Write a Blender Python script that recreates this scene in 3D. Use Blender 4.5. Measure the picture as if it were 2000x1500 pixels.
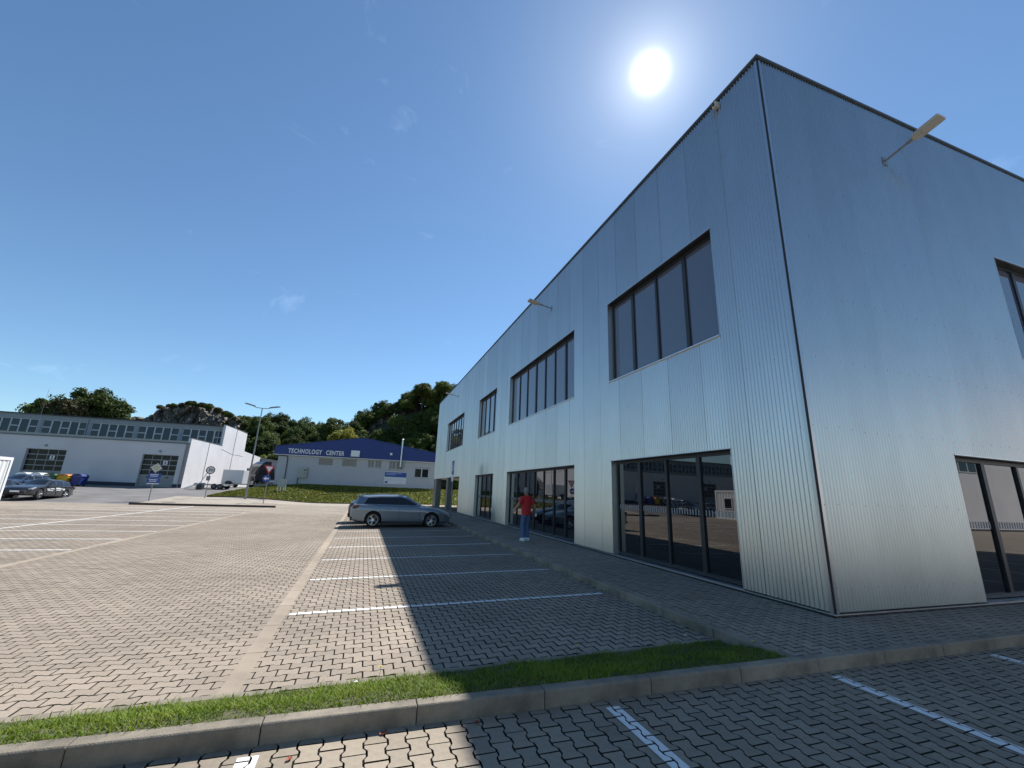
import bpy, bmesh, math, random
import numpy as np
from mathutils import Matrix, Vector, noise as mnoise

random.seed(7); rng = np.random.default_rng(7)
for o in list(bpy.data.objects): bpy.data.objects.remove(o)
S = bpy.context.scene
COL = S.collection
PI = math.pi

# ------------------------------------------------------------------ camera
cd = bpy.data.cameras.new('camera'); cam = bpy.data.objects.new('camera', cd); COL.objects.link(cam)
R = Matrix(((0.94517, -0.11565, -0.30541), (-0.32457, -0.22620, -0.91840), (0.03713, 0.96719, -0.25135)))
cam.matrix_world = Matrix.Translation((0, 0, 1.70)) @ R.to_4x4()
cd.sensor_width = 36; cd.lens = 818 / 2000 * 36; cd.clip_start = 0.05; cd.clip_end = 5000
S.camera = cam

# ------------------------------------------------------------------ world and sun
SUN = Vector((0.412, 0.499, 0.762)).normalized()
EL = math.asin(SUN.z); AZ = math.atan2(SUN.x, SUN.y)
W = bpy.data.worlds.new('World'); S.world = W; W.use_nodes = True
wn = W.node_tree.nodes; wl = W.node_tree.links
for n in list(wn): wn.remove(n)
wo = wn.new('ShaderNodeOutputWorld'); bg = wn.new('ShaderNodeBackground')
sky = wn.new('ShaderNodeTexSky'); sky.sky_type = 'NISHITA'; sky.sun_disc = False
sky.sun_elevation = EL; sky.sun_rotation = AZ; sky.air_density = 1.0; sky.dust_density = 0.12; sky.ozone_density = 1.7; sky.altitude = 250
SKY_STRENGTH = 0.083
bg.inputs['Strength'].default_value = SKY_STRENGTH
# direction-based sun disc and aureole (the sun stands in the picture) and thin cirrus
tc = wn.new('ShaderNodeTexCoord')
dt = wn.new('ShaderNodeVectorMath'); dt.operation = 'DOT_PRODUCT'; dt.inputs[1].default_value = SUN
wl.new(tc.outputs['Generated'], dt.inputs[0])
def wmath(op, a, b=None):
    m = wn.new('ShaderNodeMath'); m.operation = op
    for i, v in enumerate((a, b)):
        if v is None: continue
        if isinstance(v, (int, float)): m.inputs[i].default_value = v
        else: wl.new(v, m.inputs[i])
    return m.outputs[0]
dpos = wmath('MAXIMUM', dt.outputs['Value'], 0.0)
disc = wmath('MULTIPLY', wmath('POWER', dpos, 4400.0), 26.0)
au1 = wmath('MULTIPLY', wmath('POWER', dpos, 450.0), 3.2)
au2 = wmath('MULTIPLY', wmath('POWER', dpos, 60.0), 1.0)
tot = wmath('ADD', wmath('ADD', disc, au1), au2)
suncol = wn.new('ShaderNodeVectorMath'); suncol.operation = 'SCALE'; suncol.inputs[0].default_value = (1.0, 0.97, 0.92)
wl.new(tot, suncol.inputs['Scale'])
# cirrus wisps
mp = wn.new('ShaderNodeMapping'); mp.inputs['Scale'].default_value = (2.2, 1.2, 5.0); mp.inputs['Rotation'].default_value = (0.3, 0.5, 0.4)
wl.new(tc.outputs['Generated'], mp.inputs['Vector'])
cn = wn.new('ShaderNodeTexNoise'); cn.inputs['Scale'].default_value = 3.2; cn.inputs['Detail'].default_value = 9; cn.inputs['Roughness'].default_value = 0.62; cn.inputs['Distortion'].default_value = 0.9
wl.new(mp.outputs[0], cn.inputs['Vector'])
cr = wn.new('ShaderNodeMapRange'); cr.inputs['From Min'].default_value = 0.63; cr.inputs['From Max'].default_value = 0.95; cr.inputs['To Max'].default_value = 1.8
wl.new(cn.outputs['Fac'], cr.inputs['Value'])
ccol = wn.new('ShaderNodeVectorMath'); ccol.operation = 'SCALE'; ccol.inputs[0].default_value = (0.8, 0.9, 1.0)
wl.new(cr.outputs[0], ccol.inputs['Scale'])
skyt = wn.new('ShaderNodeVectorMath'); skyt.operation = 'MULTIPLY'; skyt.inputs[1].default_value = (0.84, 1.03, 1.12)
wl.new(sky.outputs[0], skyt.inputs[0])
a1 = wn.new('ShaderNodeVectorMath'); a1.operation = 'ADD'; wl.new(skyt.outputs[0], a1.inputs[0]); wl.new(suncol.outputs[0], a1.inputs[1])
a2 = wn.new('ShaderNodeVectorMath'); a2.operation = 'ADD'; wl.new(a1.outputs[0], a2.inputs[0]); wl.new(ccol.outputs[0], a2.inputs[1])
wl.new(a2.outputs[0], bg.inputs['Color']); wl.new(bg.outputs[0], wo.inputs['Surface'])

sd = bpy.data.lights.new('sun', 'SUN'); sun = bpy.data.objects.new('sun', sd); COL.objects.link(sun)
sd.energy = 5.0; sd.angle = math.radians(0.53); sd.color = (1.0, 0.97, 0.93)
sun.rotation_euler = (-SUN).to_track_quat('-Z', 'Y').to_euler(); sun.location = SUN * 60

S.view_settings.view_transform = 'Standard'; S.view_settings.look = 'None'
S.view_settings.exposure = 0.60; S.view_settings.gamma = 1.0; S.view_settings.use_curve_mapping = False
S.render.engine = 'CYCLES'
S.cycles.max_bounces = 7; S.cycles.diffuse_bounces = 3; S.cycles.glossy_bounces = 4; S.cycles.transmission_bounces = 4

# ------------------------------------------------------------------ materials
MATS = {}
def mat(name, col, rough=0.8, metal=0.0, var=0.0, vscale=3.0, bump=0.0, bscale=40.0, spec=0.5, ior=1.5, col2=None,
        objrand=0.0, attr=0.0, stretch=(1, 1, 1), coat=0.0, transl=0.0, blotch=0.0, rvar=0.0, detail=6, stain=0.0):
    """Principled material; base colour varied by noise (col -> col2), by object and by face."""
    if name in MATS: return MATS[name]
    m = bpy.data.materials.new(name); m.use_nodes = True; MATS[name] = m
    nt = m.node_tree; N = nt.nodes; L = nt.links
    bs = N['Principled BSDF']; out = N['Material Output']
    bs.inputs['Roughness'].default_value = rough; bs.inputs['Metallic'].default_value = metal
    bs.inputs['IOR'].default_value = ior; bs.inputs['Specular IOR Level'].default_value = spec
    if coat: bs.inputs['Coat Weight'].default_value = coat; bs.inputs['Coat Roughness'].default_value = 0.06
    c2 = col2 if col2 else tuple(c * (1 - var) for c in col)
    tcn = N.new('ShaderNodeTexCoord'); mpn = N.new('ShaderNodeMapping'); mpn.inputs['Scale'].default_value = stretch
    L.new(tcn.outputs['Object'], mpn.inputs['Vector'])
    def noise(sc, det=detail, ro=0.6):
        n = N.new('ShaderNodeTexNoise'); n.inputs['Scale'].default_value = sc; n.inputs['Detail'].default_value = det; n.inputs['Roughness'].default_value = ro
        L.new(mpn.outputs[0], n.inputs['Vector']); return n.outputs['Fac']
    colout = None
    if var or col2:
        mr = N.new('ShaderNodeMapRange'); mr.inputs['From Min'].default_value = 0.32; mr.inputs['From Max'].default_value = 0.68
        L.new(noise(vscale), mr.inputs['Value'])
        mx = N.new('ShaderNodeMix'); mx.data_type = 'RGBA'; mx.inputs[6].default_value = (*col, 1); mx.inputs[7].default_value = (*c2, 1)
        L.new(mr.outputs[0], mx.inputs[0]); colout = mx.outputs[2]
    else:
        rgb = N.new('ShaderNodeRGB'); rgb.outputs[0].default_value = (*col, 1); colout = rgb.outputs[0]
    def scale_by(c, fac_socket, amt):
        m1 = N.new('ShaderNodeMapRange'); m1.inputs['To Min'].default_value = 1 - amt; m1.inputs['To Max'].default_value = 1 + amt
        L.new(fac_socket, m1.inputs['Value'])
        v = N.new('ShaderNodeVectorMath'); v.operation = 'SCALE'; L.new(c, v.inputs[0]); L.new(m1.outputs[0], v.inputs['Scale']); return v.outputs[0]
    if objrand:
        oi = N.new('ShaderNodeObjectInfo'); colout = scale_by(colout, oi.outputs['Random'], objrand)
    if attr:
        at = N.new('ShaderNodeAttribute'); at.attribute_name = 'rnd'; colout = scale_by(colout, at.outputs['Fac'], attr)
    if blotch:
        b = N.new('ShaderNodeMapRange'); b.inputs['From Min'].default_value = 0.35; b.inputs['From Max'].default_value = 0.65
        geo = N.new('ShaderNodeNewGeometry'); nn = N.new('ShaderNodeTexNoise'); nn.inputs['Scale'].default_value = 0.45; nn.inputs['Detail'].default_value = 5
        L.new(geo.outputs['Position'], nn.inputs['Vector']); L.new(nn.outputs['Fac'], b.inputs['Value']); colout = scale_by(colout, b.outputs[0], blotch)
    if stain:
        g2 = N.new('ShaderNodeNewGeometry'); n2 = N.new('ShaderNodeTexNoise'); n2.inputs['Scale'].default_value = 0.9; n2.inputs['Detail'].default_value = 7; n2.inputs['Roughness'].default_value = .7; n2.inputs['Distortion'].default_value = .6
        m2 = N.new('ShaderNodeMapRange'); m2.inputs['From Min'].default_value = .58; m2.inputs['From Max'].default_value = .74; m2.inputs['To Min'].default_value = 1.0; m2.inputs['To Max'].default_value = 1 - stain
        L.new(g2.outputs['Position'], n2.inputs['Vector']); L.new(n2.outputs['Fac'], m2.inputs['Value'])
        v2 = N.new('ShaderNodeVectorMath'); v2.operation = 'SCALE'; L.new(colout, v2.inputs[0]); L.new(m2.outputs[0], v2.inputs['Scale']); colout = v2.outputs[0]
    L.new(colout, bs.inputs['Base Color'])
    if rvar:
        rr = N.new('ShaderNodeMapRange'); rr.inputs['To Min'].default_value = rough - rvar; rr.inputs['To Max'].default_value = rough + rvar
        L.new(noise(vscale * 2.3), rr.inputs['Value']); L.new(rr.outputs[0], bs.inputs['Roughness'])
    if bump:
        bn = N.new('ShaderNodeBump'); bn.inputs['Strength'].default_value = bump; bn.inputs['Distance'].default_value = 0.02
        L.new(noise(bscale), bn.inputs['Height']); L.new(bn.outputs[0], bs.inputs['Normal'])
    if transl:
        tr = N.new('ShaderNodeBsdfTranslucent'); L.new(colout, tr.inputs['Color'])
        ms = N.new('ShaderNodeMixShader'); ms.inputs[0].default_value = transl
        L.new(bs.outputs[0], ms.inputs[1]); L.new(tr.outputs[0], ms.inputs[2]); L.new(ms.outputs[0], out.inputs['Surface'])
    return m

PAVER = mat('paver concrete', (0.322, 0.264, 0.202), 0.9, var=0.16, vscale=26, bump=0.25, bscale=240, objrand=0.10, attr=0.10, blotch=0.12, stain=0.30)
PAVER_LOW = mat('paver concrete low', (0.315, 0.262, 0.197), 0.9, var=0.2, vscale=18, bump=0.3, bscale=260, objrand=0.12, attr=0.12, blotch=0.12, stain=0.30)
BED = mat('joint sand', (0.020, 0.017, 0.013), 1.0, var=0.5, vscale=9, col2=(0.018, 0.020, 0.011))
KERB = mat('kerb concrete', (0.315, 0.27, 0.205), 0.9, col2=(0.16, 0.138, 0.105), vscale=4.5, bump=0.5, bscale=120, objrand=0.07, blotch=0.12)
PAINT = mat('road paint white', (0.78, 0.78, 0.75), 0.75, var=0.10, vscale=22, bump=0.1, bscale=120)
ASPHALT = mat('asphalt', (0.17, 0.162, 0.155), 0.92, var=0.25, vscale=0.5, bump=0.25, bscale=180, blotch=0.15)
CONC = mat('pale concrete', (0.34, 0.295, 0.235), 0.9, var=0.15, vscale=2, bump=0.2, bscale=60, blotch=0.1)
SOIL = mat('soil', (0.10, 0.085, 0.05), 1.0, var=0.4, vscale=8, col2=(0.05, 0.07, 0.025))
GROUND = mat('field ground', (0.12, 0.13, 0.06), 1.0, var=0.4, vscale=0.08, col2=(0.16, 0.14, 0.09))
GRASS = mat('grass blades', (0.135, 0.215, 0.018), 0.62, var=0.5, vscale=4, col2=(0.21, 0.255, 0.032), attr=0.35, transl=0.42, spec=0.25)
BANK = mat('grass bank', (0.10, 0.13, 0.026), 0.9, var=0.5, vscale=1.1, col2=(0.13, 0.155, 0.04), bump=0.9, bscale=6)
BANKT = mat('bank tufts', (0.125, 0.155, 0.026), 0.8, var=0.5, vscale=0.8, col2=(0.20, 0.19, 0.045), attr=0.4, transl=0.3, spec=0.2)
CLAD = mat('galvanised steel', (0.555, 0.565, 0.57), 0.29, metal=0.96, var=0.07, vscale=1.6, bump=0.004, bscale=30, objrand=0.05, rvar=0.035, stretch=(1, 1, 0.35))
TRIM = mat('bright flashing', (0.70, 0.72, 0.73), 0.34, metal=0.9, var=0.1, vscale=4)
TRIMD = mat('dark joint', (0.02, 0.022, 0.026), 0.6)
ANTH = mat('anthracite frame', (0.022, 0.024, 0.028), 0.42, var=0.1)
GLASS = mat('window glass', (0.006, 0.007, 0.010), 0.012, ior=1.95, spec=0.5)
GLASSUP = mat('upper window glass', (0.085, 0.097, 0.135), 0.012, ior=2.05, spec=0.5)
WHITEW = mat('white render', (0.62, 0.61, 0.615), 0.9, var=0.07, vscale=0.5, bump=0.15, bscale=30, blotch=0.04)
BLUEGREY = mat('grey render band', (0.27, 0.31, 0.34), 0.85, var=0.08, vscale=1)
PLINTH = mat('dark plinth', (0.05, 0.055, 0.075), 0.8, var=0.2, vscale=2)
WHITEFR = mat('white window frame', (0.50, 0.53, 0.55), 0.5)
PANEB = mat('clerestory glass', (0.016, 0.032, 0.052), 0.03, ior=1.38)
GREYDOOR = mat('grey door panel', (0.30, 0.30, 0.29), 0.6, var=0.06)
DOORPANE = mat('door pane', (0.020, 0.021, 0.024), 0.12, ior=1.25)
STEEL = mat('grey steel', (0.30, 0.30, 0.29), 0.45, metal=0.7, var=0.15, vscale=5)
LAMPG = mat('lamp housing', (0.52, 0.49, 0.44), 0.5, var=0.1)
DARKM = mat('dark metal', (0.03, 0.03, 0.035), 0.5)
SIDING = mat('pale siding', (0.52, 0.52, 0.53), 0.7, var=0.06, vscale=1.2)
BLUEF = mat('blue fascia', (0.010, 0.036, 0.20), 0.45, var=0.12, vscale=1.5)
BLIND = mat('roller blind', (0.34, 0.31, 0.27), 0.8, var=0.08)
SIGNW = mat('sign white', (0.78, 0.79, 0.80), 0.5)
SIGNB = mat('sign blue', (0.02, 0.075, 0.32), 0.45)
SIGNR = mat('sign red', (0.55, 0.03, 0.03), 0.45)
SIGNY = mat('sign yellow', (0.48, 0.48, 0.34), 0.45)
SIGNK = mat('sign back', (0.20, 0.21, 0.21), 0.5)
SIGNBLK = mat('sign black', (0.02, 0.02, 0.02), 0.5)
TYRE = mat('tyre rubber', (0.018, 0.018, 0.019), 0.85)
RIM = mat('alloy rim', (0.60, 0.61, 0.62), 0.28, metal=0.9)
RIMD = mat('rim recess', (0.03, 0.03, 0.03), 0.6)
CARGL = mat('car glass', (0.008, 0.009, 0.011), 0.02, ior=1.6)
BLKPL = mat('black plastic', (0.015, 0.015, 0.016), 0.55)
TAIL = mat('tail lamp', (0.11, 0.004, 0.006), 0.12, coat=0.6)
HEADL = mat('head lamp', (0.35, 0.37, 0.38), 0.1, coat=0.8)
ROCK = mat('rock', (0.27, 0.24, 0.20), 0.95, var=0.6, vscale=0.8, bump=1.0, bscale=2.2, col2=(0.075, 0.07, 0.06), blotch=0.3, stretch=(1, 1, .6))
BARK = mat('bark', (0.07, 0.055, 0.04), 0.95, var=0.4, vscale=3)
def leafmat(n, c, c2): return mat(n, c, 0.65, col2=c2, vscale=0.45, attr=0.35, objrand=0.28, transl=0.35, spec=0.2)
LEAF_D = leafmat('leaf dark', (0.052, 0.080, 0.022), (0.080, 0.105, 0.026))
LEAF_M = leafmat('leaf mid', (0.078, 0.118, 0.026), (0.115, 0.140, 0.034))
LEAF_Y = leafmat('leaf yellow green', (0.20, 0.215, 0.034), (0.27, 0.25, 0.05))
LEAF_O = leafmat('leaf olive', (0.10, 0.098, 0.040), (0.14, 0.115, 0.055))
LEAF_G = leafmat('leaf grey green', (0.13, 0.145, 0.095), (0.17, 0.18, 0.12))
SKIN = mat('skin', (0.42, 0.24, 0.17), 0.55); HAIR = mat('grey hair', (0.22, 0.21, 0.20), 0.8)
RED = mat('red polo', (0.52, 0.025, 0.03), 0.8, var=0.15, vscale=8); JEANS = mat('blue jeans', (0.07, 0.12, 0.25), 0.85, var=0.4, vscale=7, col2=(0.09, 0.15, 0.28))

# ------------------------------------------------------------------ helpers
def link(o, parent=None):
    COL.objects.link(o)
    if parent is not None: o.parent = parent
    return o
def tag(o, label=None, cat=None, group=None, kind=None):
    if label: o['label'] = label
    if cat: o['category'] = cat
    if group: o['group'] = group
    if kind: o['kind'] = kind
    return o
def thing(name, label, cat, loc=(0, 0, 0), rz=0.0, group=None):
    o = bpy.data.objects.new(name, None); o.empty_display_size = 0.2; link(o)
    o.location = loc; o.rotation_euler = (0, 0, rz)
    return tag(o, label, cat, group)
def arrays_mesh(name, V, loops, starts, totals, mats, rnd=None, smooth=False):
    me = bpy.data.meshes.new(name)
    me.vertices.add(len(V)); me.vertices.foreach_set('co', np.asarray(V, np.float32).ravel())
    me.loops.add(len(loops)); me.loops.foreach_set('vertex_index', np.asarray(loops, np.int32))
    me.polygons.add(len(starts)); me.polygons.foreach_set('loop_start', np.asarray(starts, np.int32)); me.polygons.foreach_set('loop_total', np.asarray(totals, np.int32))
    me.polygons.foreach_set('use_smooth', np.full(len(starts), bool(smooth)))
    for m in mats: me.materials.append(m)
    me.update(calc_edges=True)
    if rnd is not None:
        a = me.attributes.new('rnd', 'FLOAT', 'FACE'); a.data.foreach_set('value', np.asarray(rnd, np.float32))
    return me
def quads_mesh(name, V, mats, rnd=None):
    n = len(V) // 4
    return arrays_mesh(name, V, np.arange(n * 4), np.arange(n) * 4, np.full(n, 4), mats, rnd)
class MB:
    def __init__(s): s.v = []; s.f = []; s.m = []
    def add(s, vs, fs, m=0):
        b = len(s.v); s.v += [tuple(v) for v in vs]; s.f += [tuple(i + b for i in f) for f in fs]; s.m += [m] * len(fs); return s
    def box(s, x0, y0, z0, x1, y1, z1, m=0, M=None):
        x0, x1 = min(x0, x1), max(x0, x1); y0, y1 = min(y0, y1), max(y0, y1); z0, z1 = min(z0, z1), max(z0, z1)
        vs = [(x0, y0, z0), (x1, y0, z0), (x1, y1, z0), (x0, y1, z0), (x0, y0, z1), (x1, y0, z1), (x1, y1, z1), (x0, y1, z1)]
        if M is not None: vs = [M @ Vector(v) for v in vs]
        return s.add(vs, [(0, 3, 2, 1), (4, 5, 6, 7), (0, 1, 5, 4), (1, 2, 6, 5), (2, 3, 7, 6), (3, 0, 4, 7)], m)
    def tube(s, p0, p1, r0, r1=None, n=10, m=0, cap=True):
        r1 = r0 if r1 is None else r1; p0 = Vector(p0); p1 = Vector(p1); d = (p1 - p0).normalized()
        a = d.orthogonal().normalized(); b = d.cross(a); vs = []
        for p, r in ((p0, r0), (p1, r1)):
            for i in range(n): t = 2 * PI * i / n; vs.append(p + a * (r * math.cos(t)) + b * (r * math.sin(t)))
        fs = [(i, (i + 1) % n, n + (i + 1) % n, n + i) for i in range(n)]
        if cap: fs += [tuple(range(n))[::-1], tuple(range(n, 2 * n))]
        return s.add(vs, fs, m)
    def path(s, pts, r, n=8, m=0):
        for a, b in zip(pts[:-1], pts[1:]): s.tube(a, b, r, n=n, m=m)
        return s
    def lathe(s, prof, c=(0, 0, 0), axis='z', n=24, m=0):
        vs = []; k = len(prof)
        for i in range(n):
            t = 2 * PI * i / n
            for r, h in prof:
                p = (r * math.cos(t), r * math.sin(t), h)
                if axis == 'y': p = (p[0], p[2], p[1])
                if axis == 'x': p = (p[2], p[0], p[1])
                vs.append((p[0] + c[0], p[1] + c[1], p[2] + c[2]))
        fs = []
        for i in range(n):
            for j in range(k - 1):
                a = i * k + j; b = ((i + 1) % n) * k + j; fs.append((a, b, b + 1, a + 1))
        return s.add(vs, fs, m)
    def prism(s, poly, lo, hi, axis='y', m=0, M=None):
        """poly: 2-D outline; axis: extrusion axis. axis y: (x,z); axis x: (y,z); axis z: (x,y)"""
        def P(a, h):
            p = (a[0], h, a[1]) if axis == 'y' else ((h, a[0], a[1]) if axis == 'x' else (a[0], a[1], h))
            return M @ Vector(p) if M is not None else p
        n = len(poly); vs = [P(a, lo) for a in poly] + [P(a, hi) for a in poly]
        fs = [tuple(range(n))[::-1], tuple(range(n, 2 * n))] + [(i, (i + 1) % n, n + (i + 1) % n, n + i) for i in range(n)]
        return s.add(vs, fs, m)
    def ball(s, c, r, m=0, nu=10, nv=7):
        vs = []; fs = []
        for j in range(nv + 1):
            ph = PI * j / nv
            for i in range(nu):
                t = 2 * PI * i / nu
                vs.append((c[0] + r[0] * math.sin(ph) * math.cos(t), c[1] + r[1] * math.sin(ph) * math.sin(t), c[2] + r[2] * math.cos(ph)))
        for j in range(nv):
            for i in range(nu): fs.append((j * nu + i, (j + 1) * nu + i, (j + 1) * nu + (i + 1) % nu, j * nu + (i + 1) % nu))
        return s.add(vs, fs, m)
    def mesh(s, name, mats, smooth=False, bevel=0.0):
        me = bpy.data.meshes.new(name); me.from_pydata(s.v, [], s.f)
        for m in (mats if isinstance(mats, (list, tuple)) else [mats]): me.materials.append(m)
        me.polygons.foreach_set('material_index', s.m)
        bm = bmesh.new(); bm.from_mesh(me)
        bmesh.ops.remove_doubles(bm, verts=bm.verts, dist=1e-5)
        bmesh.ops.recalc_face_normals(bm, faces=bm.faces)
        if bevel:
            bmesh.ops.bevel(bm, geom=[e for e in bm.edges if len(e.link_faces) == 2 and e.calc_face_angle(0) > 0.6], offset=bevel, segments=2, affect='EDGES', profile=0.5)
        bm.to_mesh(me); bm.free()
        if smooth: shade(me)
        return me
    def build(s, name, mats, parent=None, smooth=False, bevel=0.0, loc=None):
        o = bpy.data.objects.new(name, s.mesh(name, mats, smooth, bevel)); link(o, parent)
        if loc: o.location = loc
        return o
def shade(me, ang=40):
    me.polygons.foreach_set('use_smooth', np.ones(len(me.polygons), bool))
    bm = bmesh.new(); bm.from_mesh(me)
    for e in bm.edges:
        if len(e.link_faces) == 2 and e.calc_face_angle(0) > math.radians(ang): e.smooth = False
    bm.to_mesh(me); bm.free()
def copy_tree(o, parent=None):
    c = o.copy(); COL.objects.link(c); c.parent = parent
    for ch in o.children: copy_tree(ch, c)
    return c
def text_mesh(txt, size, extrude=0.01, offset=0.0, space=1.0):
    cu = bpy.data.curves.new('txt', 'FONT'); cu.body = txt; cu.size = size; cu.extrude = extrude; cu.offset = offset; cu.resolution_u = 3; cu.space_character = space
    o = bpy.data.objects.new('txt', cu); COL.objects.link(o)
    dg = bpy.context.evaluated_depsgraph_get(); me = bpy.data.meshes.new_from_object(o.evaluated_get(dg))
    bpy.data.objects.remove(o); return me
def sm(t): t = min(1, max(0, t)); return t * t * (3 - 2 * t)

# ------------------------------------------------------------------ terrain heights
FX, FY, ROOF = 6.68, 4.82, 10.68            # long facade plane, front facade plane, roof height
SW = 0.119                                    # sidewalk level
def H(x, y):
    z = 0.0
    if x < 4.4: z = max(-0.125, -0.02 * (4.4 - x)) if y > 3.7 else 0.0
    if y > 39: z += sm((-4 - x) / 9) * min(1.16, max(0, (y - 39.5) * 0.0525))
    return z
def sheet(name, cells, off, m, step=1.0, parent=None, kind='structure', hf=H):
    V = []; idx = {}; F = []
    def vi(x, y):
        k = (round(x, 3), round(y, 3))
        if k not in idx: idx[k] = len(V); V.append((x, y, hf(x, y) + off))
        return idx[k]
    for (x, y) in cells: F.append((vi(x, y), vi(x + step, y), vi(x + step, y + step), vi(x, y + step)))
    me = bpy.data.meshes.new(name); me.from_pydata(V, [], F); me.materials.append(m)
    o = bpy.data.objects.new(name, me); link(o, parent)
    if kind and parent is None: o['kind'] = kind
    return o

# ground out to the horizon (a little below every paved surface)
xs = [-900, -500, -300, -200, -140, -100, -80] + list(range(-60, 45, 3)) + [50, 65, 90, 140, 250, 500, 900]
ys = [-900, -400, -200, -120, -80, -60, -45] + list(range(-36, 74, 2)) + [80, 95, 130, 200, 320, 500, 900]
V = [(x, y, H(x, y) - 0.09) for y in ys for x in xs]; nx = len(xs)
F = [(j * nx + i, j * nx + i + 1, (j + 1) * nx + i + 1, (j + 1) * nx + i) for j in range(len(ys) - 1) for i in range(nx - 1)]
me = bpy.data.meshes.new('ground'); me.from_pydata(V, [], F); me.materials.append(GROUND)
tag(link(bpy.data.objects.new('ground', me)), 'wide ground around the industrial estate', None, kind='structure')

LX0 = -36
# asphalt road and yard in front of the white hall
cells = [(x, y) for x in range(-75, 6) for y in range(30, 68) if not (x >= LX0 and y < 39) and not (x >= -9 and y < 46) and not (x > -4)]
cells += [(x, y) for x in range(-19, -8) for y in range(68, 100)]
tag(sheet('asphalt_road', cells, 0.0, ASPHALT), 'grey asphalt yard road in front of the white hall')
# pale pavement beyond the long building
tag(sheet('rear_pavement', [(x, y) for x in range(-9, 30) for y in range(44, 52) if x > -4 or y < 50], 0.004, CONC), 'sunlit pale pavement at the foot of the grass bank')

# ------------------------------------------------------------------ interlocking pavers
PL, PA, PB = 0.20, 0.0805, 0.0595; PP = PA + PB; GAP = 0.0046
def outline(inset):
    a, b, h = PA - inset, PB - inset, PL / 2 - inset
    r = [(a, -h), (a, -0.066 + inset * .5), (b, -0.034 + inset * .5), (b, 0.034 - inset * .5), (a, 0.066 - inset * .5), (a, h)]
    return r + [(-x, y) for x, y in r[::-1]]
OUT_LO = np.array(outline(GAP)); OUT_HI = np.array(outline(GAP + 0.0026))
def lattice(x0, x1, y0, y1, along):
    """centres of the pavers; along 'y': long axis in y"""
    if along == 'x': c = lattice(y0, y1, x0, x1, 'y'); return c[:, ::-1]
    i = np.arange(math.floor(x0 / PP), math.ceil(x1 / PP) + 1); j = np.arange(math.floor(y0 / PL) - 1, math.ceil(y1 / PL) + 1)
    I, J = np.meshgrid(i, j, indexing='ij'); X = I * PP; Y = J * PL + (I % 2) * PL / 2
    return np.stack([X.ravel(), Y.ravel()], 1)
def orient(o, along): return o if along == 'y' else o[:, ::-1][::-1]
def paver_mesh(along):
    lo = orient(OUT_LO, along); hi = orient(OUT_HI, along)
    V = [(x, y, 0) for x, y in hi] + [(x, y, -0.018) for x, y in lo]
    me = bpy.data.meshes.new('paver'); me.from_pydata(V, [], [tuple(range(12))] + [(i, 12 + i, 12 + (i + 1) % 12, (i + 1) % 12) for i in range(12)])
    a = me.attributes.new('rnd', 'FLOAT', 'FACE'); a.data.foreach_set('value', np.full(13, .5, np.float32))
    return me
def pavers_joined(name, C, along, zf, m, full, parent):
    n = len(C)
    if n == 0: return
    lo = orient(OUT_LO, along); hi = orient(OUT_HI if full else OUT_HI * 0.99, along)
    z = np.array([zf(x, y) for x, y in C]) + rng.normal(0, 0.0009, n)
    ang = rng.normal(0, 0.006, n); ca, sa = np.cos(ang)[:, None], np.sin(ang)[:, None]
    def place(o, dz):
        x = o[:, 0][None] * ca - o[:, 1][None] * sa + C[:, 0][:, None]; y = o[:, 0][None] * sa + o[:, 1][None] * ca + C[:, 1][:, None]
        tx = rng.normal(0, 0.004, n)[:, None]; ty = rng.normal(0, 0.004, n)[:, None]
        return np.stack([x, y, (z[:, None] + dz) + o[:, 0][None] * tx + o[:, 1][None] * ty], 2)
    r = rng.random(n)
    if full:
        V = np.concatenate([place(hi, 0), place(lo, -0.018)], 1).reshape(-1, 3)
        base = np.arange(n)[:, None] * 24
        tops = base + np.arange(12)[None]
        i = np.arange(12); q = np.stack([i, 12 + i, 12 + (i + 1) % 12, (i + 1) % 12], 1).ravel()
        quads = base + q[None]
        loops = np.concatenate([tops, quads], 1).ravel()
        tt = np.tile(np.array([12] + [4] * 12), n); rnd = np.repeat(r, 13)
    else:
        V = place(hi, 0).reshape(-1, 3); loops = np.arange(n * 12); tt = np.full(n, 12); rnd = r
    st = np.concatenate([[0], np.cumsum(tt)[:-1]])
    o = bpy.data.objects.new(name, arrays_mesh(name, V, loops, st, tt, [m, BED], rnd)); link(o, parent); o['kind'] = 'stuff'
    if full: o.data.polygons.foreach_set('material_index', np.tile(np.array([0] + [1] * 12), n))
    return o
def pave(parent, C, along, zf, m, near=300, full_dist=15.0):
    """nearest visible pavers as objects, the rest joined"""
    d = np.hypot(C[:, 0], C[:, 1]); od = np.argsort(d); C = C[od]; d = d[od]
    me = paver_mesh(along); me.materials.append(m); me.materials.append(BED); me.polygons.foreach_set('material_index', [0] + [1] * 12)
    for (x, y) in C[:near]:
        o = bpy.data.objects.new('paver', me); link(o, parent)
        o.location = (x, y, zf(x, y) + random.gauss(0, 0.0009)); o.rotation_euler = (random.gauss(0, .004), random.gauss(0, .004), random.gauss(0, .006))
    C = C[near:]; d = d[near:]
    pavers_joined('pavers_beyond', C[d < full_dist], along, zf, m, True, parent)
    pavers_joined('pavers_far', C[d >= full_dist], along, zf, m, False, parent)
def clip(poly, x0, x1, y0, y1):
    for ax, lim, sgn in ((0, x0, 1), (0, x1, -1), (1, y0, 1), (1, y1, -1)):
        out = []
        for i in range(len(poly)):
            p, q = poly[i - 1], poly[i]; ip = sgn * (p[ax] - lim) >= 0; iq = sgn * (q[ax] - lim) >= 0
            if ip != iq:
                t = (lim - p[ax]) / (q[ax] - p[ax]); out.append((p[0] + (q[0] - p[0]) * t, p[1] + (q[1] - p[1]) * t))
            if iq: out.append(q)
        poly = out
        if not poly: return poly
    return poly
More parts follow.
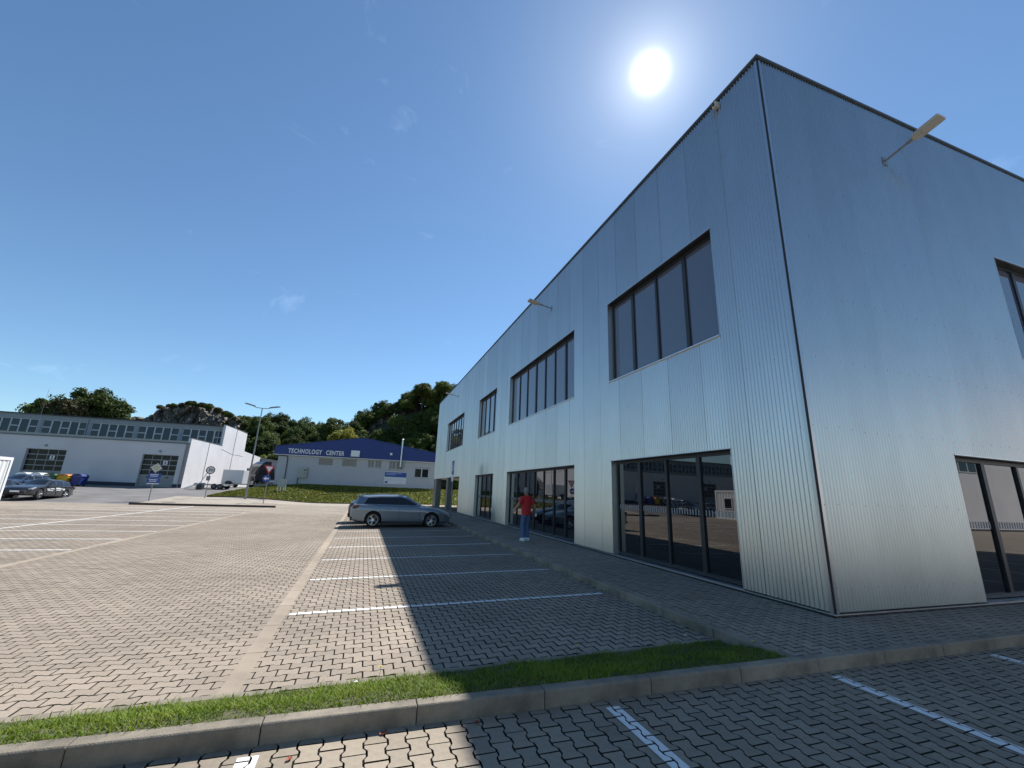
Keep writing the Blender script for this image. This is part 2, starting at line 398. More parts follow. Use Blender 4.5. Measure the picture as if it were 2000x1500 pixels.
def paint_line(parent, rect, C, along, zf, worn=0.0):
    """one painted line, broken at every paver joint"""
    x0, x1, y0, y1 = rect; V = []; F = []
    hi = orient(OUT_HI - np.sign(OUT_HI) * 0.0004, along)
    sel = C[(C[:, 0] > x0 - .12) & (C[:, 0] < x1 + .12) & (C[:, 1] > y0 - .12) & (C[:, 1] < y1 + .12)]
    for c in sel:
        if random.random() < worn: continue
        p = clip([tuple(v + c) for v in hi], x0, x1, y0, y1)
        if len(p) < 3: continue
        b = len(V); z = zf(*c) + 0.0042
        V += [(a[0], a[1], z) for a in p]; F.append(tuple(range(b, b + len(p))))
    if not F: return
    me = bpy.data.meshes.new('parking_line'); me.from_pydata(V, [], F); me.materials.append(PAINT)
    bm = bmesh.new(); bm.from_mesh(me); bmesh.ops.triangulate(bm, faces=bm.faces); bm.to_mesh(me); bm.free()
    return link(bpy.data.objects.new('parking_line', me), parent)
def plain_line(parent, rect, zf):
    x0, x1, y0, y1 = rect; n = max(1, int(max(x1 - x0, y1 - y0))); V = []; F = []
    for i in range(n + 1):
        t = i / n
        if x1 - x0 > y1 - y0: a, b = (x0 + (x1 - x0) * t, y0), (x0 + (x1 - x0) * t, y1)
        else: a, b = (x0, y0 + (y1 - y0) * t), (x1, y0 + (y1 - y0) * t)
        V += [(*a, zf(*a) + 0.012), (*b, zf(*b) + 0.012)]
        if i: k = 2 * i; F.append((k - 2, k - 1, k + 1, k))
    me = bpy.data.meshes.new('parking_line'); me.from_pydata(V, [], F); me.materials.append(PAINT)
    return link(bpy.data.objects.new('parking_line', me), parent)

# paving look for surfaces beyond the built pavers: the same block pattern as relief and colour
def paved_material(name, base, joint):
    m = bpy.data.materials.new(name); m.use_nodes = True; N = m.node_tree.nodes; L = m.node_tree.links; bs = N['Principled BSDF']; bs.inputs['Roughness'].default_value = 0.9
    g = N.new('ShaderNodeNewGeometry'); br = N.new('ShaderNodeTexBrick'); br.inputs['Scale'].default_value = 1.0
    br.inputs['Brick Width'].default_value = 0.2; br.inputs['Row Height'].default_value = 0.14; br.inputs['Mortar Size'].default_value = 0.006; br.inputs['Mortar Smooth'].default_value = 0.3
    br.inputs['Color1'].default_value = (*base, 1); br.inputs['Color2'].default_value = (*[c * .86 for c in base], 1); br.inputs['Mortar'].default_value = (*joint, 1)
    L.new(g.outputs['Position'], br.inputs['Vector'])
    n = N.new('ShaderNodeTexNoise'); n.inputs['Scale'].default_value = 0.5; n.inputs['Detail'].default_value = 8; L.new(g.outputs['Position'], n.inputs['Vector'])
    mr = N.new('ShaderNodeMapRange'); mr.inputs['From Min'].default_value = .3; mr.inputs['From Max'].default_value = .7; mr.inputs['To Min'].default_value = .84; mr.inputs['To Max'].default_value = 1.1
    L.new(n.outputs['Fac'], mr.inputs['Value']); v = N.new('ShaderNodeVectorMath'); v.operation = 'SCALE'; L.new(br.outputs['Color'], v.inputs[0]); L.new(mr.outputs[0], v.inputs['Scale'])
    L.new(v.outputs[0], bs.inputs['Base Color']); return m
PAVED = paved_material('paving far', (0.305, 0.252, 0.194), (0.085, 0.072, 0.055))

# --- main car park
main_lot = thing('car_park', 'beige block paved car park between the metal building and the road', None); main_lot['kind'] = 'structure'
inmain = lambda x, y: (x > -0.60 * y - 3.2) and (4.0 <= y < 31)
LX0 = -36
mc = [(x, y) for x in range(LX0, 5) for y in range(4, 39) ] + [(x, y) for x in range(-9, 5) for y in range(39, 46)]
sheet('joint_bed', [c for c in mc if inmain(*c)], -0.0165, BED, parent=main_lot)
sheet('far_paving', [c for c in mc if not inmain(*c)], 0.0, PAVED, parent=main_lot)
CM = lattice(LX0, 4.6, 4.75, 31, 'x')
keep = np.array([inmain(math.floor(x), math.floor(y)) and y > 4.80 and x < 4.5 for x, y in CM]); CM = CM[keep]
pave(main_lot, CM, 'x', H, PAVER)
for k in range(8):
    y = 7.30 + 2.42 * k
    if k != 6: paint_line(main_lot, (-0.80, 4.30, y - 0.05, y + 0.05), CM, 'x', H)
    else: paint_line(main_lot, (-0.80, 4.30, y - 0.05, y + 0.05), CM, 'x', H)
for k in range(-2, 9):
    y = 14.4 + 2.42 * k
    f = paint_line if y < 30.8 else (lambda p, r, c, a, z: plain_line(p, r, z))
    f(main_lot, (-11.45, -6.88, y - 0.055, y + 0.055), CM, 'x', H)
    f(main_lot, (-16.2, -11.66, y - 0.055, y + 0.055), CM, 'x', H)
paint_line(main_lot, (-11.62, -11.50, 6.0, 31), CM, 'x', H); plain_line(main_lot, (-11.62, -11.50, 31, 37.6), H)
# flat gutter slabs
GUTTER = mat('gutter concrete', (0.345, 0.282, 0.212), 0.9, var=0.2, vscale=3, bump=0.3, bscale=90, objrand=0.08, blotch=0.1)
slab = MB().box(-0.085, -0.497, -0.08, 0.085, 0.497, 0.0065).mesh('gutter_slab', GUTTER, bevel=0.004)
for x0, ya, yb in ((-0.93, 4.8, 46.2), (-6.74, 5, 39)):
    for k in range(int(yb - ya)):
        if x0 < -2 and ya + k < 8: continue
        o = bpy.data.objects.new('gutter_slab', slab); link(o, main_lot); o.location = (x0, ya + k + 0.5, H(x0, ya + k + .5)); o.rotation_euler = (0, 0.004 * random.uniform(-1, 1), 0.003 * random.uniform(-1, 1))
# concrete edging between the grass verge and the lot
edge = MB().box(-0.497, -0.05, -0.1, 0.497, 0.05, 0.012).mesh('edging_stone', KERB, bevel=0.005)
for k in range(-8, 5):
    if k == -1: pass
    o = bpy.data.objects.new('edging_stone', edge); link(o, main_lot); o.location = (k, 4.755, H(k, 4.755)); o.rotation_euler[2] = 0.004 * random.uniform(-1, 1)

# --- near car park in front of the kerb
low_lot = thing('near_car_park', 'grey block paved parking bays in front of the kerb', None); low_lot['kind'] = 'structure'
inlow = lambda x, y: -5 <= x < 13 and 0 <= y < 4
lc = [(x, y) for x in range(-32, 34) for y in range(-26, 4)]
sheet('joint_bed', [c for c in lc if inlow(*c)], -0.0165, BED, parent=low_lot, hf=lambda x, y: H(x, min(y, 3.6)))
sheet('far_paving', [c for c in lc if not inlow(*c)], 0.0, PAVED, parent=low_lot, hf=lambda x, y: H(x, min(y, 3.6)))
CL = lattice(-5, 13, 0, 3.80, 'y'); CL = CL[(CL[:, 0] > -4.9) & (CL[:, 0] < 12.9) & (CL[:, 1] > 0.1) & (CL[:, 1] < 3.72)]
vis = (CL[:, 0] * 0.3054 * 0 + CL[:, 1] > 1.6) & (CL[:, 0] > -1.9)
hl = lambda x, y: H(x, min(y, 3.6))
dv = np.where(vis, np.hypot(CL[:, 0] - 1.5, CL[:, 1] - 2.2), 99)
od = np.argsort(dv); me = paver_mesh('y'); me.materials.append(PAVER_LOW); me.materials.append(BED); me.polygons.foreach_set('material_index', [0] + [1] * 12)
for (x, y) in CL[od[:300]]:
    o = bpy.data.objects.new('paver', me); link(o, low_lot); o.location = (x, y, hl(x, y) + random.gauss(0, .0009)); o.rotation_euler = (random.gauss(0, .005), random.gauss(0, .005), random.gauss(0, .007))
pavers_joined('pavers_beyond', CL[od[300:]], 'y', hl, PAVER_LOW, True, low_lot)
for x in (-0.50, 2.17, 4.80, 7.50, 10.2): paint_line(low_lot, (x - 0.062, x + 0.062, 0.1, 3.55), CL, 'y', hl, worn=0.0)
for x in range(-13, 22, 1):
    if x % 3 == 0 and not inlow(x, 0): plain_line(low_lot, (x, x + 0.12, -1.6, 3.5), hl)

sheet('far_paving', [(x, y) for x in range(34, 150, 4) for y in range(-26, 4, 4)], 0.0, PAVED, step=4.0, parent=low_lot, hf=lambda x, y: 0.0)
# --- sidewalk
walk = thing('sidewalk', 'raised block paved sidewalk along the metal building', None); walk['kind'] = 'structure'
zs = lambda x, y: SW
MB().box(4.46, 3.79, -0.2, 24, 4.70, SW - 0.0165).box(4.46, 4.70, -0.2, 7.3, 47, SW - 0.017).box(7.3, 31.0, -0.2, 24, 47, SW - 0.0175).build('joint_bed', BED, walk)
CW = lattice(4.5, 24, 3.7, 46.9, 'y')
ok = ((CW[:, 1] < 4.9) & (CW[:, 1] > 3.80) & (CW[:, 0] > 4.55)) | ((CW[:, 0] > 4.60) & (CW[:, 0] < 6.80) & (CW[:, 1] > 3.80)) | ((CW[:, 0] < 14) & (CW[:, 0] > 6.7) & (CW[:, 1] > 31.5))
CW = CW[ok]; pave(walk, CW, 'y', zs, PAVER_LOW, 300, 13)

# --- kerb stones
def kerb_mesh(L, W, hgt, cham):
    p = [(-W / 2, -0.25), (W / 2, -0.25), (W / 2, hgt), (-W / 2 + cham, hgt), (-W / 2, hgt - cham * 1.1)]
    return MB().prism(p, -L / 2 + .003, L / 2 - .003, 'x').mesh('kerb_stone', KERB, bevel=0.006)     # long axis x, face towards -y
kerb_a = thing('front_kerb', 'concrete kerb between the grass verge and the near bays', None); kerb_a['kind'] = 'structure'
km = kerb_mesh(1.04, 0.115, 0.128, 0.012)
for k in range(-7, 13):
    x = 0.05 + 1.04 * k
    o = bpy.data.objects.new('kerb_stone', km); link(o, kerb_a); o.location = (x, 3.725 + random.uniform(-.003, .003), H(x, 3.6)); o.rotation_euler = (random.uniform(-.01, .01), 0, random.uniform(-.004, .004))
kerb_b = thing('sidewalk_kerb', 'low concrete kerb along the sidewalk beside the marked bays', None); kerb_b['kind'] = 'structure'
km2 = kerb_mesh(1.0, 0.14, SW + 0.008, 0.014)
for k in range(42):
    y = 4.30 + k
    o = bpy.data.objects.new('kerb_stone', km2); link(o, kerb_b); o.location = (4.50 + random.uniform(-.004, .004), y, 0); o.rotation_euler = (0, random.uniform(-.008, .008), -PI / 2 + random.uniform(-.004, .004))

# ------------------------------------------------------------------ grass verge
def verge_z(x, y):
    t = (y - 3.77) / (4.70 - 3.77)
    return H(x, 4.3) + (0.105 - H(x, 4.3)) * (1 - sm(t)) + 0.012 + 0.02 * mnoise.noise(Vector((x * 2.1, y * 3, 0)))
V = []; F = []; nx_, ny_ = 120, 10
for i in range(nx_ + 1):
    for j in range(ny_ + 1):
        x = -7.6 + 12.05 * i / nx_; y = 3.77 + .94 * j / ny_; V.append((x, y, verge_z(x, y)))
for i in range(nx_):
    for j in range(ny_): a = i * (ny_ + 1) + j; F.append((a, a + ny_ + 1, a + ny_ + 2, a + 1))
me = bpy.data.meshes.new('verge_soil'); me.from_pydata(V, [], F); me.materials.append(SOIL)
tag(link(bpy.data.objects.new('verge_soil', me)), 'strip of soil under the roadside grass', kind='structure')
def blades(name, n, xr, yr, zf, hmin, hmax, wid, m, label, edge=0.0, keepf=None):
    X = rng.uniform(*xr, n); Y = rng.uniform(*yr, n)
    if keepf is not None: k = np.array([keepf(a, b) for a, b in zip(X, Y)]); X, Y = X[k], Y[k]; n = len(X)
    Z = np.array([zf(a, b) for a, b in zip(X, Y)]) - 0.006
    patch = np.array([mnoise.noise(Vector((a * 1.3, b * 1.7, 5))) for a, b in zip(X, Y)])
    h = rng.uniform(hmin, hmax, n) * (1 + 0.55 * patch) * (0.55 + 0.9 * rng.random(n) ** 2)
    th = rng.uniform(0, 2 * PI, n); lean = rng.uniform(0.3, 1.5, n) * h; w = wid * rng.uniform(.6, 1.3, n)
    dx, dy = np.cos(th), np.sin(th); px, py = -dy, dx
    def P(f, lf, ws): return np.stack([X + dx * lean * lf + px * w * ws, Y + dy * lean * lf + py * w * ws, Z + h * f], 1)
    V = np.stack([P(0, 0, -.5), P(0, 0, .5), P(.55, .3, .42), P(.55, .3, -.42), P(1, 1, 0)], 1).reshape(-1, 3)
    b = np.arange(n)[:, None] * 5
    loops = (b + np.array([0, 1, 2, 3, 3, 2, 4])[None]).ravel(); tt = np.tile([4, 3], n); st = np.concatenate([[0], np.cumsum(tt)[:-1]])
    r = np.repeat(np.clip(0.5 + 0.6 * patch + rng.normal(0, .22, n), 0, 1), 2)
    return tag(link(bpy.data.objects.new(name, arrays_mesh(name, V, loops, st, tt, [m], r))), label, 'grass', kind='stuff')
def vkeep(x, y):
    e = 0.05 * mnoise.noise(Vector((x * 3.1, 0, 2))) + 0.03 * mnoise.noise(Vector((x * 11, 0, 4)))
    if mnoise.noise(Vector((x * 2.3, y * 2.9, 11))) > .30 and random.random() < .75: return False
    return 3.775 + e * .5 < y < 4.70 + e * 1.2 and (x < 4.40 + (4.8 - y) * .05)
blades('verge_grass', 62000, (-7.4, 4.45), (3.70, 4.90), verge_z, 0.024, 0.052, 0.0085, GRASS, 'bright green mown grass strip behind the front kerb', keepf=vkeep)
# weeds in the joints of the paving on the left
def wkeep(x, y): return mnoise.noise(Vector((x * .55, y * .55, 9))) > 0.36 and mnoise.noise(Vector((x * 5, y * 5, 3))) > .12
blades('joint_weeds', 16000, (-7.5, -1.4), (5.2, 16), lambda x, y: H(x, y) - .004, 0.012, 0.040, 0.006, GRASS, 'thin weeds growing in the joints of the paving', keepf=wkeep)
# clover and dandelion heads in the verge
def flower(name, x, y, c, r, label):
    t = thing(name, label, 'flower', (x, y, verge_z(x, y)))
    MB().tube((0, 0, 0), (0.006, 0.004, 0.10), 0.0018, n=5).build('stem', GRASS, t)
    m = MB()
    for k in range(9):
        a = 2 * PI * k / 9; m.add([(0, 0, .1), (r * math.cos(a - .3), r * math.sin(a - .3), .104), (r * 1.15 * math.cos(a), r * 1.15 * math.sin(a), .107), (r * math.cos(a + .3), r * math.sin(a + .3), .104)], [(0, 1, 2, 3)])
    m.ball((0, 0, .104), (r * .5, r * .5, r * .35)); m.build('bloom', c, t)
YEL = mat('petal yellow', (.75, .55, .03), .6); WHI = mat('petal white', (.8, .8, .78), .6)
for x, y, nm in ((2.45, 4.72, 'the one nearest the middle of the shaded verge'), (4.33, 4.1, 'the one at the verge corner beside the sidewalk kerb'), (.35, 4.75, 'the one at the edge of the sunlit grass')):
    flower('dandelion', x, y, YEL, .016, 'small yellow dandelion, ' + nm)
for x, y, nm in ((.12, 4.02, 'nearest the front kerb in the sun'), (3.9, 4.68, 'in the shade near the marked bays')):
    flower('clover_flower', x, y, WHI, .014, 'small white clover flower, ' + nm)

LEAFR = mat('dry red leaf', (.30, .055, .02), .7, var=.3, vscale=60)
for x, y, a_, nm in ((.33, 3.60, .4, 'against the front kerb in the sunlit patch'), (1.02, 3.58, 2.1, 'against the front kerb just inside the shade'), (-.25, 3.45, 1.2, 'beside the nearest white line in the sun')):
    m = MB(); r_ = .022
    pts_ = [(r_ * (1 + .35 * math.cos(5 * k * PI / 10)) * math.cos(k * PI / 5), r_ * .7 * math.sin(k * PI / 5), .006 + .008 * abs(math.sin(k * 1.3))) for k in range(10)]
    m.add([(0, 0, .004)] + pts_, [(0, 1 + k, 1 + (k + 1) % 10) for k in range(10)]); m.tube((r_, 0, .006), (r_ * 2.1, .004, .004), .0012, n=4)
    o = m.build('fallen_leaf', LEAFR); tag(o, 'small red fallen leaf ' + nm, 'leaf'); o.location = (x, y, .002); o.rotation_euler[2] = a_
# ------------------------------------------------------------------ the corrugated metal building
B = thing('metal_building', 'two storey building clad in corrugated galvanised steel with dark windows', 'building', (0, 0, 0))
PITCH, AMP = 0.076, 0.0155
BY1 = 44.3; BX1 = 31.0
LW = dict(up=[(6.40, 10.72, 4), (13.0, 20.38, 7), (22.75, 26.77, 4), (31.35, 38.25, 7)], dn=[(6.40, 10.70, 4), (13.0, 20.32, 7), (22.75, 26.80, 4)])
RW = dict(up=[(13.70, 18.1, 4), (20.6, 25.0, 4)], dn=[(10.35, 16.3, 5), (20.6, 25.0, 4)])
UZ0, UZ1, DZ0, DZ1 = 5.05, 7.60, 0.165, 2.69
REC = (31.75, 44.3, 2.74)
def openings(side):
    w_ = LW if side == 'L' else RW
    r = [(a, b, UZ0, UZ1) for a, b, n in w_['up']] + [(a, b, DZ0 - .02, DZ1) for a, b, n in w_['dn']]
    if side == 'L': r.append((REC[0], 99, 0, REC[2]))
    return r
def mp_(side, s, d, z): return (FX + d, s, z) if side == 'L' else (s, FY + d, z)
wallL = MB().box(FX + .35, 31.2, 5.0, FX + .36, 31.21, 5.1).build('long_wall', TRIMD, B)
wallR = MB().box(31.0, FY + .35, 5.0, 30.99, FY + .36, 5.1).build('front_wall', TRIMD, B)
def islands(V, F):
    key = {}; ids = [key.setdefault(tuple(round(c, 4) for c in v), len(key)) for v in V]; pos = {}
    for i, k in enumerate(ids): pos[k] = V[i]
    par = list(range(len(key)))
    def fd(a):
        while par[a] != a: par[a] = par[par[a]]; a = par[a]
        return a
    G = [tuple(ids[i] for i in f) for f in F]
    for f in G:
        for a in f[1:]: par[fd(a)] = fd(f[0])
    out = {}
    for f in G: out.setdefault(fd(f[0]), []).append(f)
    res = []
    for fs in out.values():
        m = {}; vs = []
        for f in fs:
            for a in f:
                if a not in m: m[a] = len(vs); vs.append(pos[a])
        res.append((vs, [tuple(m[a] for a in f) for f in fs]))
    return res
def cladding(side, s0, s1, z0, z1, parent):
    ops = openings(side); W_ = PITCH * 14; k = 0; a = s0
    while a < s1 - 1e-4:
        b = min(a + W_, s1)
        brk = sorted({a, b} | {e for o in ops for e in (o[0], o[1]) if a < e < b})
        mb = MB(); d0 = random.uniform(-0.0012, 0.0012); zb = z0 + random.uniform(-.002, .002)
        for u0, u1 in zip(brk[:-1], brk[1:]):
            mid = (u0 + u1) / 2; zs_ = [(zb, z1)]
            for o in ops:
                if o[0] <= mid <= o[1]:
                    new = []
                    for p, q in zs_:
                        if o[2] > p: new.append((p, min(q, o[2])))
                        if o[3] < q: new.append((max(p, o[3]), q))
                    zs_ = [t for t in new if t[1] - t[0] > .01]
            n = max(2, int(round((u1 - u0) / PITCH * 8)))
            ss = [u0 + (u1 - u0) * i / n for i in range(n + 1)]
            for p, q in zs_:
                nz = max(1, int((q - p) / 1.5)); vs = []; fs = []
                zz = [p + (q - p) * j / nz for j in range(nz + 1)]
                for i, s_ in enumerate(ss):
                    for z in zz:
                        wob = 0.0016 * mnoise.noise(Vector((s_ * 1.1, z * .8, 3 if side == 'L' else 8)))
                        vs.append(mp_(side, s_, d0 + wob - AMP * math.cos(2 * PI * s_ / PITCH), z))
                for i in range(n):
                    for j in range(nz):
                        c = i * (nz + 1) + j; f = (c, c + nz + 1, c + nz + 2, c + 1); fs.append(f if side == 'R' else f[::-1])
                mb.add(vs, fs)
        if mb.f:
            for V_, F_ in islands(mb.v, mb.f):
                me = bpy.data.meshes.new('cladding_sheet'); me.from_pydata(V_, [], F_); me.materials.append(CLAD)
                me.polygons.foreach_set('use_smooth', np.ones(len(me.polygons), bool))
                link(bpy.data.objects.new('cladding_sheet', me), parent)
            # lap edge of the sheet: a thin shadowed step
            if a > s0 and side == 'L':
                zt = [(zb, z1)]
                for o in ops:
                    if o[0] - .001 <= a <= o[1] + .001: zt = [t for p, q in zt for t in ((p, min(q, o[2])), (max(p, o[3]), q)) if t[1] - t[0] > .02]
                for p, q in zt:
                    m2 = MB()
                    x0 = mp_(side, a - .0025, -AMP - .002, p); x1 = mp_(side, a + .0025, -AMP * .2, q); m2.box(*x0, *x1); m2.build('sheet_lap', STEEL, parent)
        a = b; k += 1
cladding('L', FY + .04, BY1, 0.185, ROOF - .02, wallL)
cladding('R', FX + .04, BX1, 0.185, ROOF - .02, wallR)
# screws
for side, par, s0, s1 in (('L', wallL, 4.9, 13), ('R', wallR, 6.76, 13.6)):
    mb = MB(); ops = openings(side)
    for z in np.arange(0.5, 10.5, 1.22):
        kk = 0
        for s_ in np.arange(math.ceil(s0 / PITCH) * PITCH, s1, PITCH * 4):
            if any(o[0] - .05 < s_ < o[1] + .05 and o[2] - .05 < z < o[3] + .05 for o in ops): continue
            zz = z + random.uniform(-.02, .02); c = Vector(mp_(side, s_, -AMP, zz)); d = Vector(mp_(side, s_, -AMP - .006, zz)); mb.tube(c, d, 0.0062, n=6)
    o = mb.build('screws', mat('screw heads', (.10, .10, .11), .5), par); o['kind'] = 'stuff'
# solid dark core, added behind the cladding to block light; backs the open passage
MB().box(FX + .32, FY + .32, 2.80, BX1 - .1, BY1 - .05, ROOF - .3).box(FX + .32, FY + .32, .05, BX1 - .1, REC[0] + .02, 2.799).box(FX + 4.6, REC[0] + .021, .05, BX1 - .1, BY1 - .05, 2.798).build('light_block_core', PLINTH, B)
MB().box(FX + .02, BY1 - .05, 2.75, BX1, BY1, ROOF - .1).box(BX1 - .05, FY + .1, .1, BX1 - .001, BY1 - .06, ROOF - .1).build('rear_wall', CLAD, B)
MB().box(FX + .015, FY + .015, ROOF - .29, BX1 - .06, BY1 - .06, ROOF - .12).build('roof', STEEL, B)
# copings, corner trim, base rail
MB().box(FX - .045, FY - .045, ROOF - .055, FX + .25, BY1 + .03, ROOF).box(FX + .251, FY - .045, ROOF - .055, BX1, FY + .25, ROOF - .001).box(FX - .030, FY - .030, ROOF - .075, FX - .020, BY1, ROOF - .056).box(FX - .019, FY - .030, ROOF - .075, BX1, FY - .020, ROOF - .056).build('coping', mat('coping metal', (.11, .115, .12), .5, metal=.6), B)
MB().box(FX - .016, FY + .004, .17, FX + .03, FY + .060, ROOF - .1).box(FX + .022, FY - .016, .17, FX + .075, FY + .003, ROOF - .1).build('corner_trim', CLAD, B)
MB().box(FX - .004, FY - .006, .17, FX + .0215, FY + .0035, ROOF - .1).build('corner_joint', TRIMD, B)
MB().box(FX - .012, FY - .010, .10, FX + .05, REC[0], .150).box(FX + .051, FY - .012, .10, BX1, FY + .05, .150).build('plinth', TRIMD, B)
MB().box(FX - .026, FY - .024, .151, FX + .05, REC[0], .166).box(FX + .051, FY - .026, .151, BX1, FY + .05, .166).build('base_rail', TRIM, B)
FR = .07
def window(side, a, b, z0, z1, n, parent, glass, door=False):
    D = .20
    bx_ = lambda mb, s0, d0, zz0, s1, d1, zz1: mb.box(*mp_(side, s0, d0, zz0), *mp_(side, s1, d1, zz1))
    fr = MB()
    bx_(fr, a + .012, D - .05, z0 + .03, b - .012, D + .03, z0 + .03 + FR); bx_(fr, a + .012, D - .05, z1 - FR - .012, b - .012, D + .03, z1 - .012)
    widths = [1.0] * n
    if n == 7: widths = [1, .95, .95, 1, 1.05, 1, 1.05]
    tot = sum(widths); edges = [a + .012]
    for w_ in widths: edges.append(edges[-1] + (b - a - .024) * w_ / tot)
    for i, e in enumerate(edges):
        w_ = FR if 0 < i < n else FR * .9
        lo, hi = (e - w_ / 2, e + w_ / 2) if 0 < i < n else ((e, e + w_) if i == 0 else (e - w_, e))
        if (i == n // 2 + 1 or i == 1) and 0 < i < n: lo -= .02; hi += .02
        bx_(fr, lo, D - .051, z0 + .03 + FR + .0005, hi, D + .029, z1 - FR - .0125)
    w = fr.build('glazed_door' if door else 'window', ANTH, parent)
    for i in range(n):
        m = MB(); s0, s1 = edges[i] + FR * .45, edges[i + 1] - FR * .45; t = [random.uniform(-.0022, .0022) for _ in range(3)]
        zz0, zz1 = z0 + .03 + FR - .01, z1 - FR - .002
        q = [mp_(side, s0, D - .012 + t[0], zz0), mp_(side, s1, D - .012 + t[1], zz0), mp_(side, s1, D - .012 + t[1] + t[2], zz1), mp_(side, s0, D - .012 + t[0] + t[2], zz1)]
        q2 = [mp_(side, s0, D + .012, zz0), mp_(side, s1, D + .012, zz0), mp_(side, s1, D + .012, zz1), mp_(side, s0, D + .012, zz1)]
        m.add(q + q2, [(0, 1, 2, 3), (4, 7, 6, 5), (0, 4, 5, 1), (1, 5, 6, 2), (2, 6, 7, 3), (3, 7, 4, 0)]); m.build('pane', glass, w)
        if door:
            mk = MB(); k = s0 + .06
            while k < s1 - .06:
                bx_(mk, k, D - .0165, 1.38, k + .035, D - .0150, 1.50); k += .085
            mk.build('safety_marking', mat('marking film', (.30, .31, .32), .6), w)
    for r0, r1 in ((a + .0005, a + .0115), (b - .0115, b - .0005)):
        rv = MB(); bx_(rv, r0, -.012, z0 + .02, r1, D + .1, z1 - .0125); rv.build('reveal', TRIM if side == 'L' else STEEL, w)
    hd = MB(); bx_(hd, a + .0005, -.012, z1 - .012, b - .0005, D + .1, z1); hd.build('head_reveal', ANTH, w)
    si = MB(); bx_(si, a - .02, -.035, z1 + .001, b + .02, -.012, z1 + .022); si.build('head_flashing', TRIM, w)
    si = MB(); bx_(si, a - .01, -.050 if not door else -.03, z0 - .012, b + .01, D + .02, z0 + .012); si.build('sill', TRIM, w)
    return w
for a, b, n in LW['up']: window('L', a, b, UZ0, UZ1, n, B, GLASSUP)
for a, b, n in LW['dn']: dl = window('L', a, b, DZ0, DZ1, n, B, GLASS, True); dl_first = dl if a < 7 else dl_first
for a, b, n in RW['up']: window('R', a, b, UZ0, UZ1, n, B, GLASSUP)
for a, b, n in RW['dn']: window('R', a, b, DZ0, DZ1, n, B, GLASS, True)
# sticker on the first glazed door
MB().box(FX + .180, 6.50, 2.40, FX + .184, 6.62, 2.56).build('sticker', SIGNW, dl_first)
MB().tube((FX + .1795, 6.56, 2.49), (FX + .1785, 6.56, 2.49), .042, n=14).tube((FX + .1795, 6.56, 2.425), (FX + .1785, 6.56, 2.425), .012, n=8).build('sticker_symbol', SIGNBLK, dl_first)
# open corner passage with columns at the far end
for (y0, y1, x1) in ((42.6, 44.25, FX + .52), (36.4, 37.15, FX + .48)):
    MB().box(FX + .02, y0, SW, x1, y1, 2.74).build('column', STEEL, B)
MB().box(FX + .01, REC[0], 2.741, FX + 4.6, BY1 - .06, 2.79).build('soffit', STEEL, B)
MB().box(FX - .03, REC[0] - .02, 2.735, FX + .0095, BY1, 2.765).build('passage_flashing', TRIM, B)
MB().box(FX + .001, REC[0] - .05, .17, FX + .3, REC[0] - .002, 2.735).box(FX + .3, REC[0] - .04, .17, FX + 4.6, REC[0] - .003, 2.735).build('passage_wall', STEEL, B)
# things fixed to the building
def wall_lamp(label, base, out, up, gap=0.0):
    """bracket lamp; out: horizontal unit direction"""
    t = thing('wall_lamp', label, 'lamp', base, math.atan2(out[1], out[0]), 'lamps on the metal building')
    MB().box(0, -.07, -.10, .012, .07, .10).build('wall_plate', STEEL, t)
    MB().tube((.01, 0, 0), (.50, 0, .50 * up), .022).tube((.45, 0, .45 * up), (.58, 0, .58 * up), .034).build('arm', STEEL, t)
    M = Matrix.Translation((.54, 0, .54 * up)) @ Matrix.Rotation(-math.atan(up), 4, 'Y')
    p = [(0, .05), (.05, .10), (.18, .128), (.51, .128), (.53, .105), (.53, -.105), (.51, -.128), (.18, -.128), (.05, -.10), (0, -.05)]
    h = MB().prism(p, -.035, .03, 'z', M=M).build('lamp_head', LAMPG, t, bevel=.006)
    MB().box(.18, -.095, -.041, .48, .095, -.0355, M=M).build('diffuser', mat('lamp glass', (.5, .48, .42), .3), h)
wall_lamp('slanted flat lamp on an arm high on the front wall near the right edge', (10.23, FY - .012, 9.23), (0, -1), .20)
wall_lamp('flat lamp on an arm above the wide upper window of the long wall', (FX - .012, 15.1, 9.35), (-1, 0), .18)
wall_lamp('far flat lamp on an arm near the distant end of the long wall', (FX - .012, 34.4, 9.45), (-1, 0), .18)
t = thing('sensor_box', 'small pale sensor box under the roof edge near the building corner', 'sensor', (FX - .01, 5.87, 10.47))
MB().box(-.11, -.06, -.07, 0, .06, .07).build('housing', LAMPG, t, bevel=.012); MB().box(-.14, -.02, -.03, -.112, .02, .03).build('lens', DARKM, t)
# bicycle rack in the passage
t = thing('bicycle_rack', 'dark tube bicycle rack in the open passage at the far end of the building', 'rack', (8.4, 36.5, SW))
for k in range(4):
    y = k * .55; MB().path([(-.4, y, 0), (-.4, y, .75), (-.35, y, .82), (.35, y, .82), (.4, y, .75), (.4, y, 0)], .028).build('hoop', DARKM, t)
MB().tube((-.4, -.1, .04), (-.4, 1.8, .04), .02).tube((.4, -.1, .04), (.4, 1.8, .04), .02).build('rail', DARKM, t)
# blue parking sign on its post, seen edge on
t = thing('parking_sign', 'blue accessible parking sign on a grey post beside the silver car, seen edge on', 'sign', (4.86, 24.9, SW))
MB().tube((0, 0, 0), (0, 0, 3.30), .03).build('post', STEEL, t)
pl = MB().box(-.045, -.30, 2.50, -.032, .30, 3.28).build('sign_plate', SIGNB, t); MB().box(-.047, -.2, 2.95, -.0455, .2, 3.0).tube((-.047, 0, 2.8), (-.0455, 0, 2.8), .12, n=16).box(-.047, -.05, 2.9, -.0455, .05, 3.15).build('symbol', SIGNW, pl)
MB().box(-.045, -.28, 2.10, -.032, .28, 2.46).build('lower_plate', SIGNW, t)

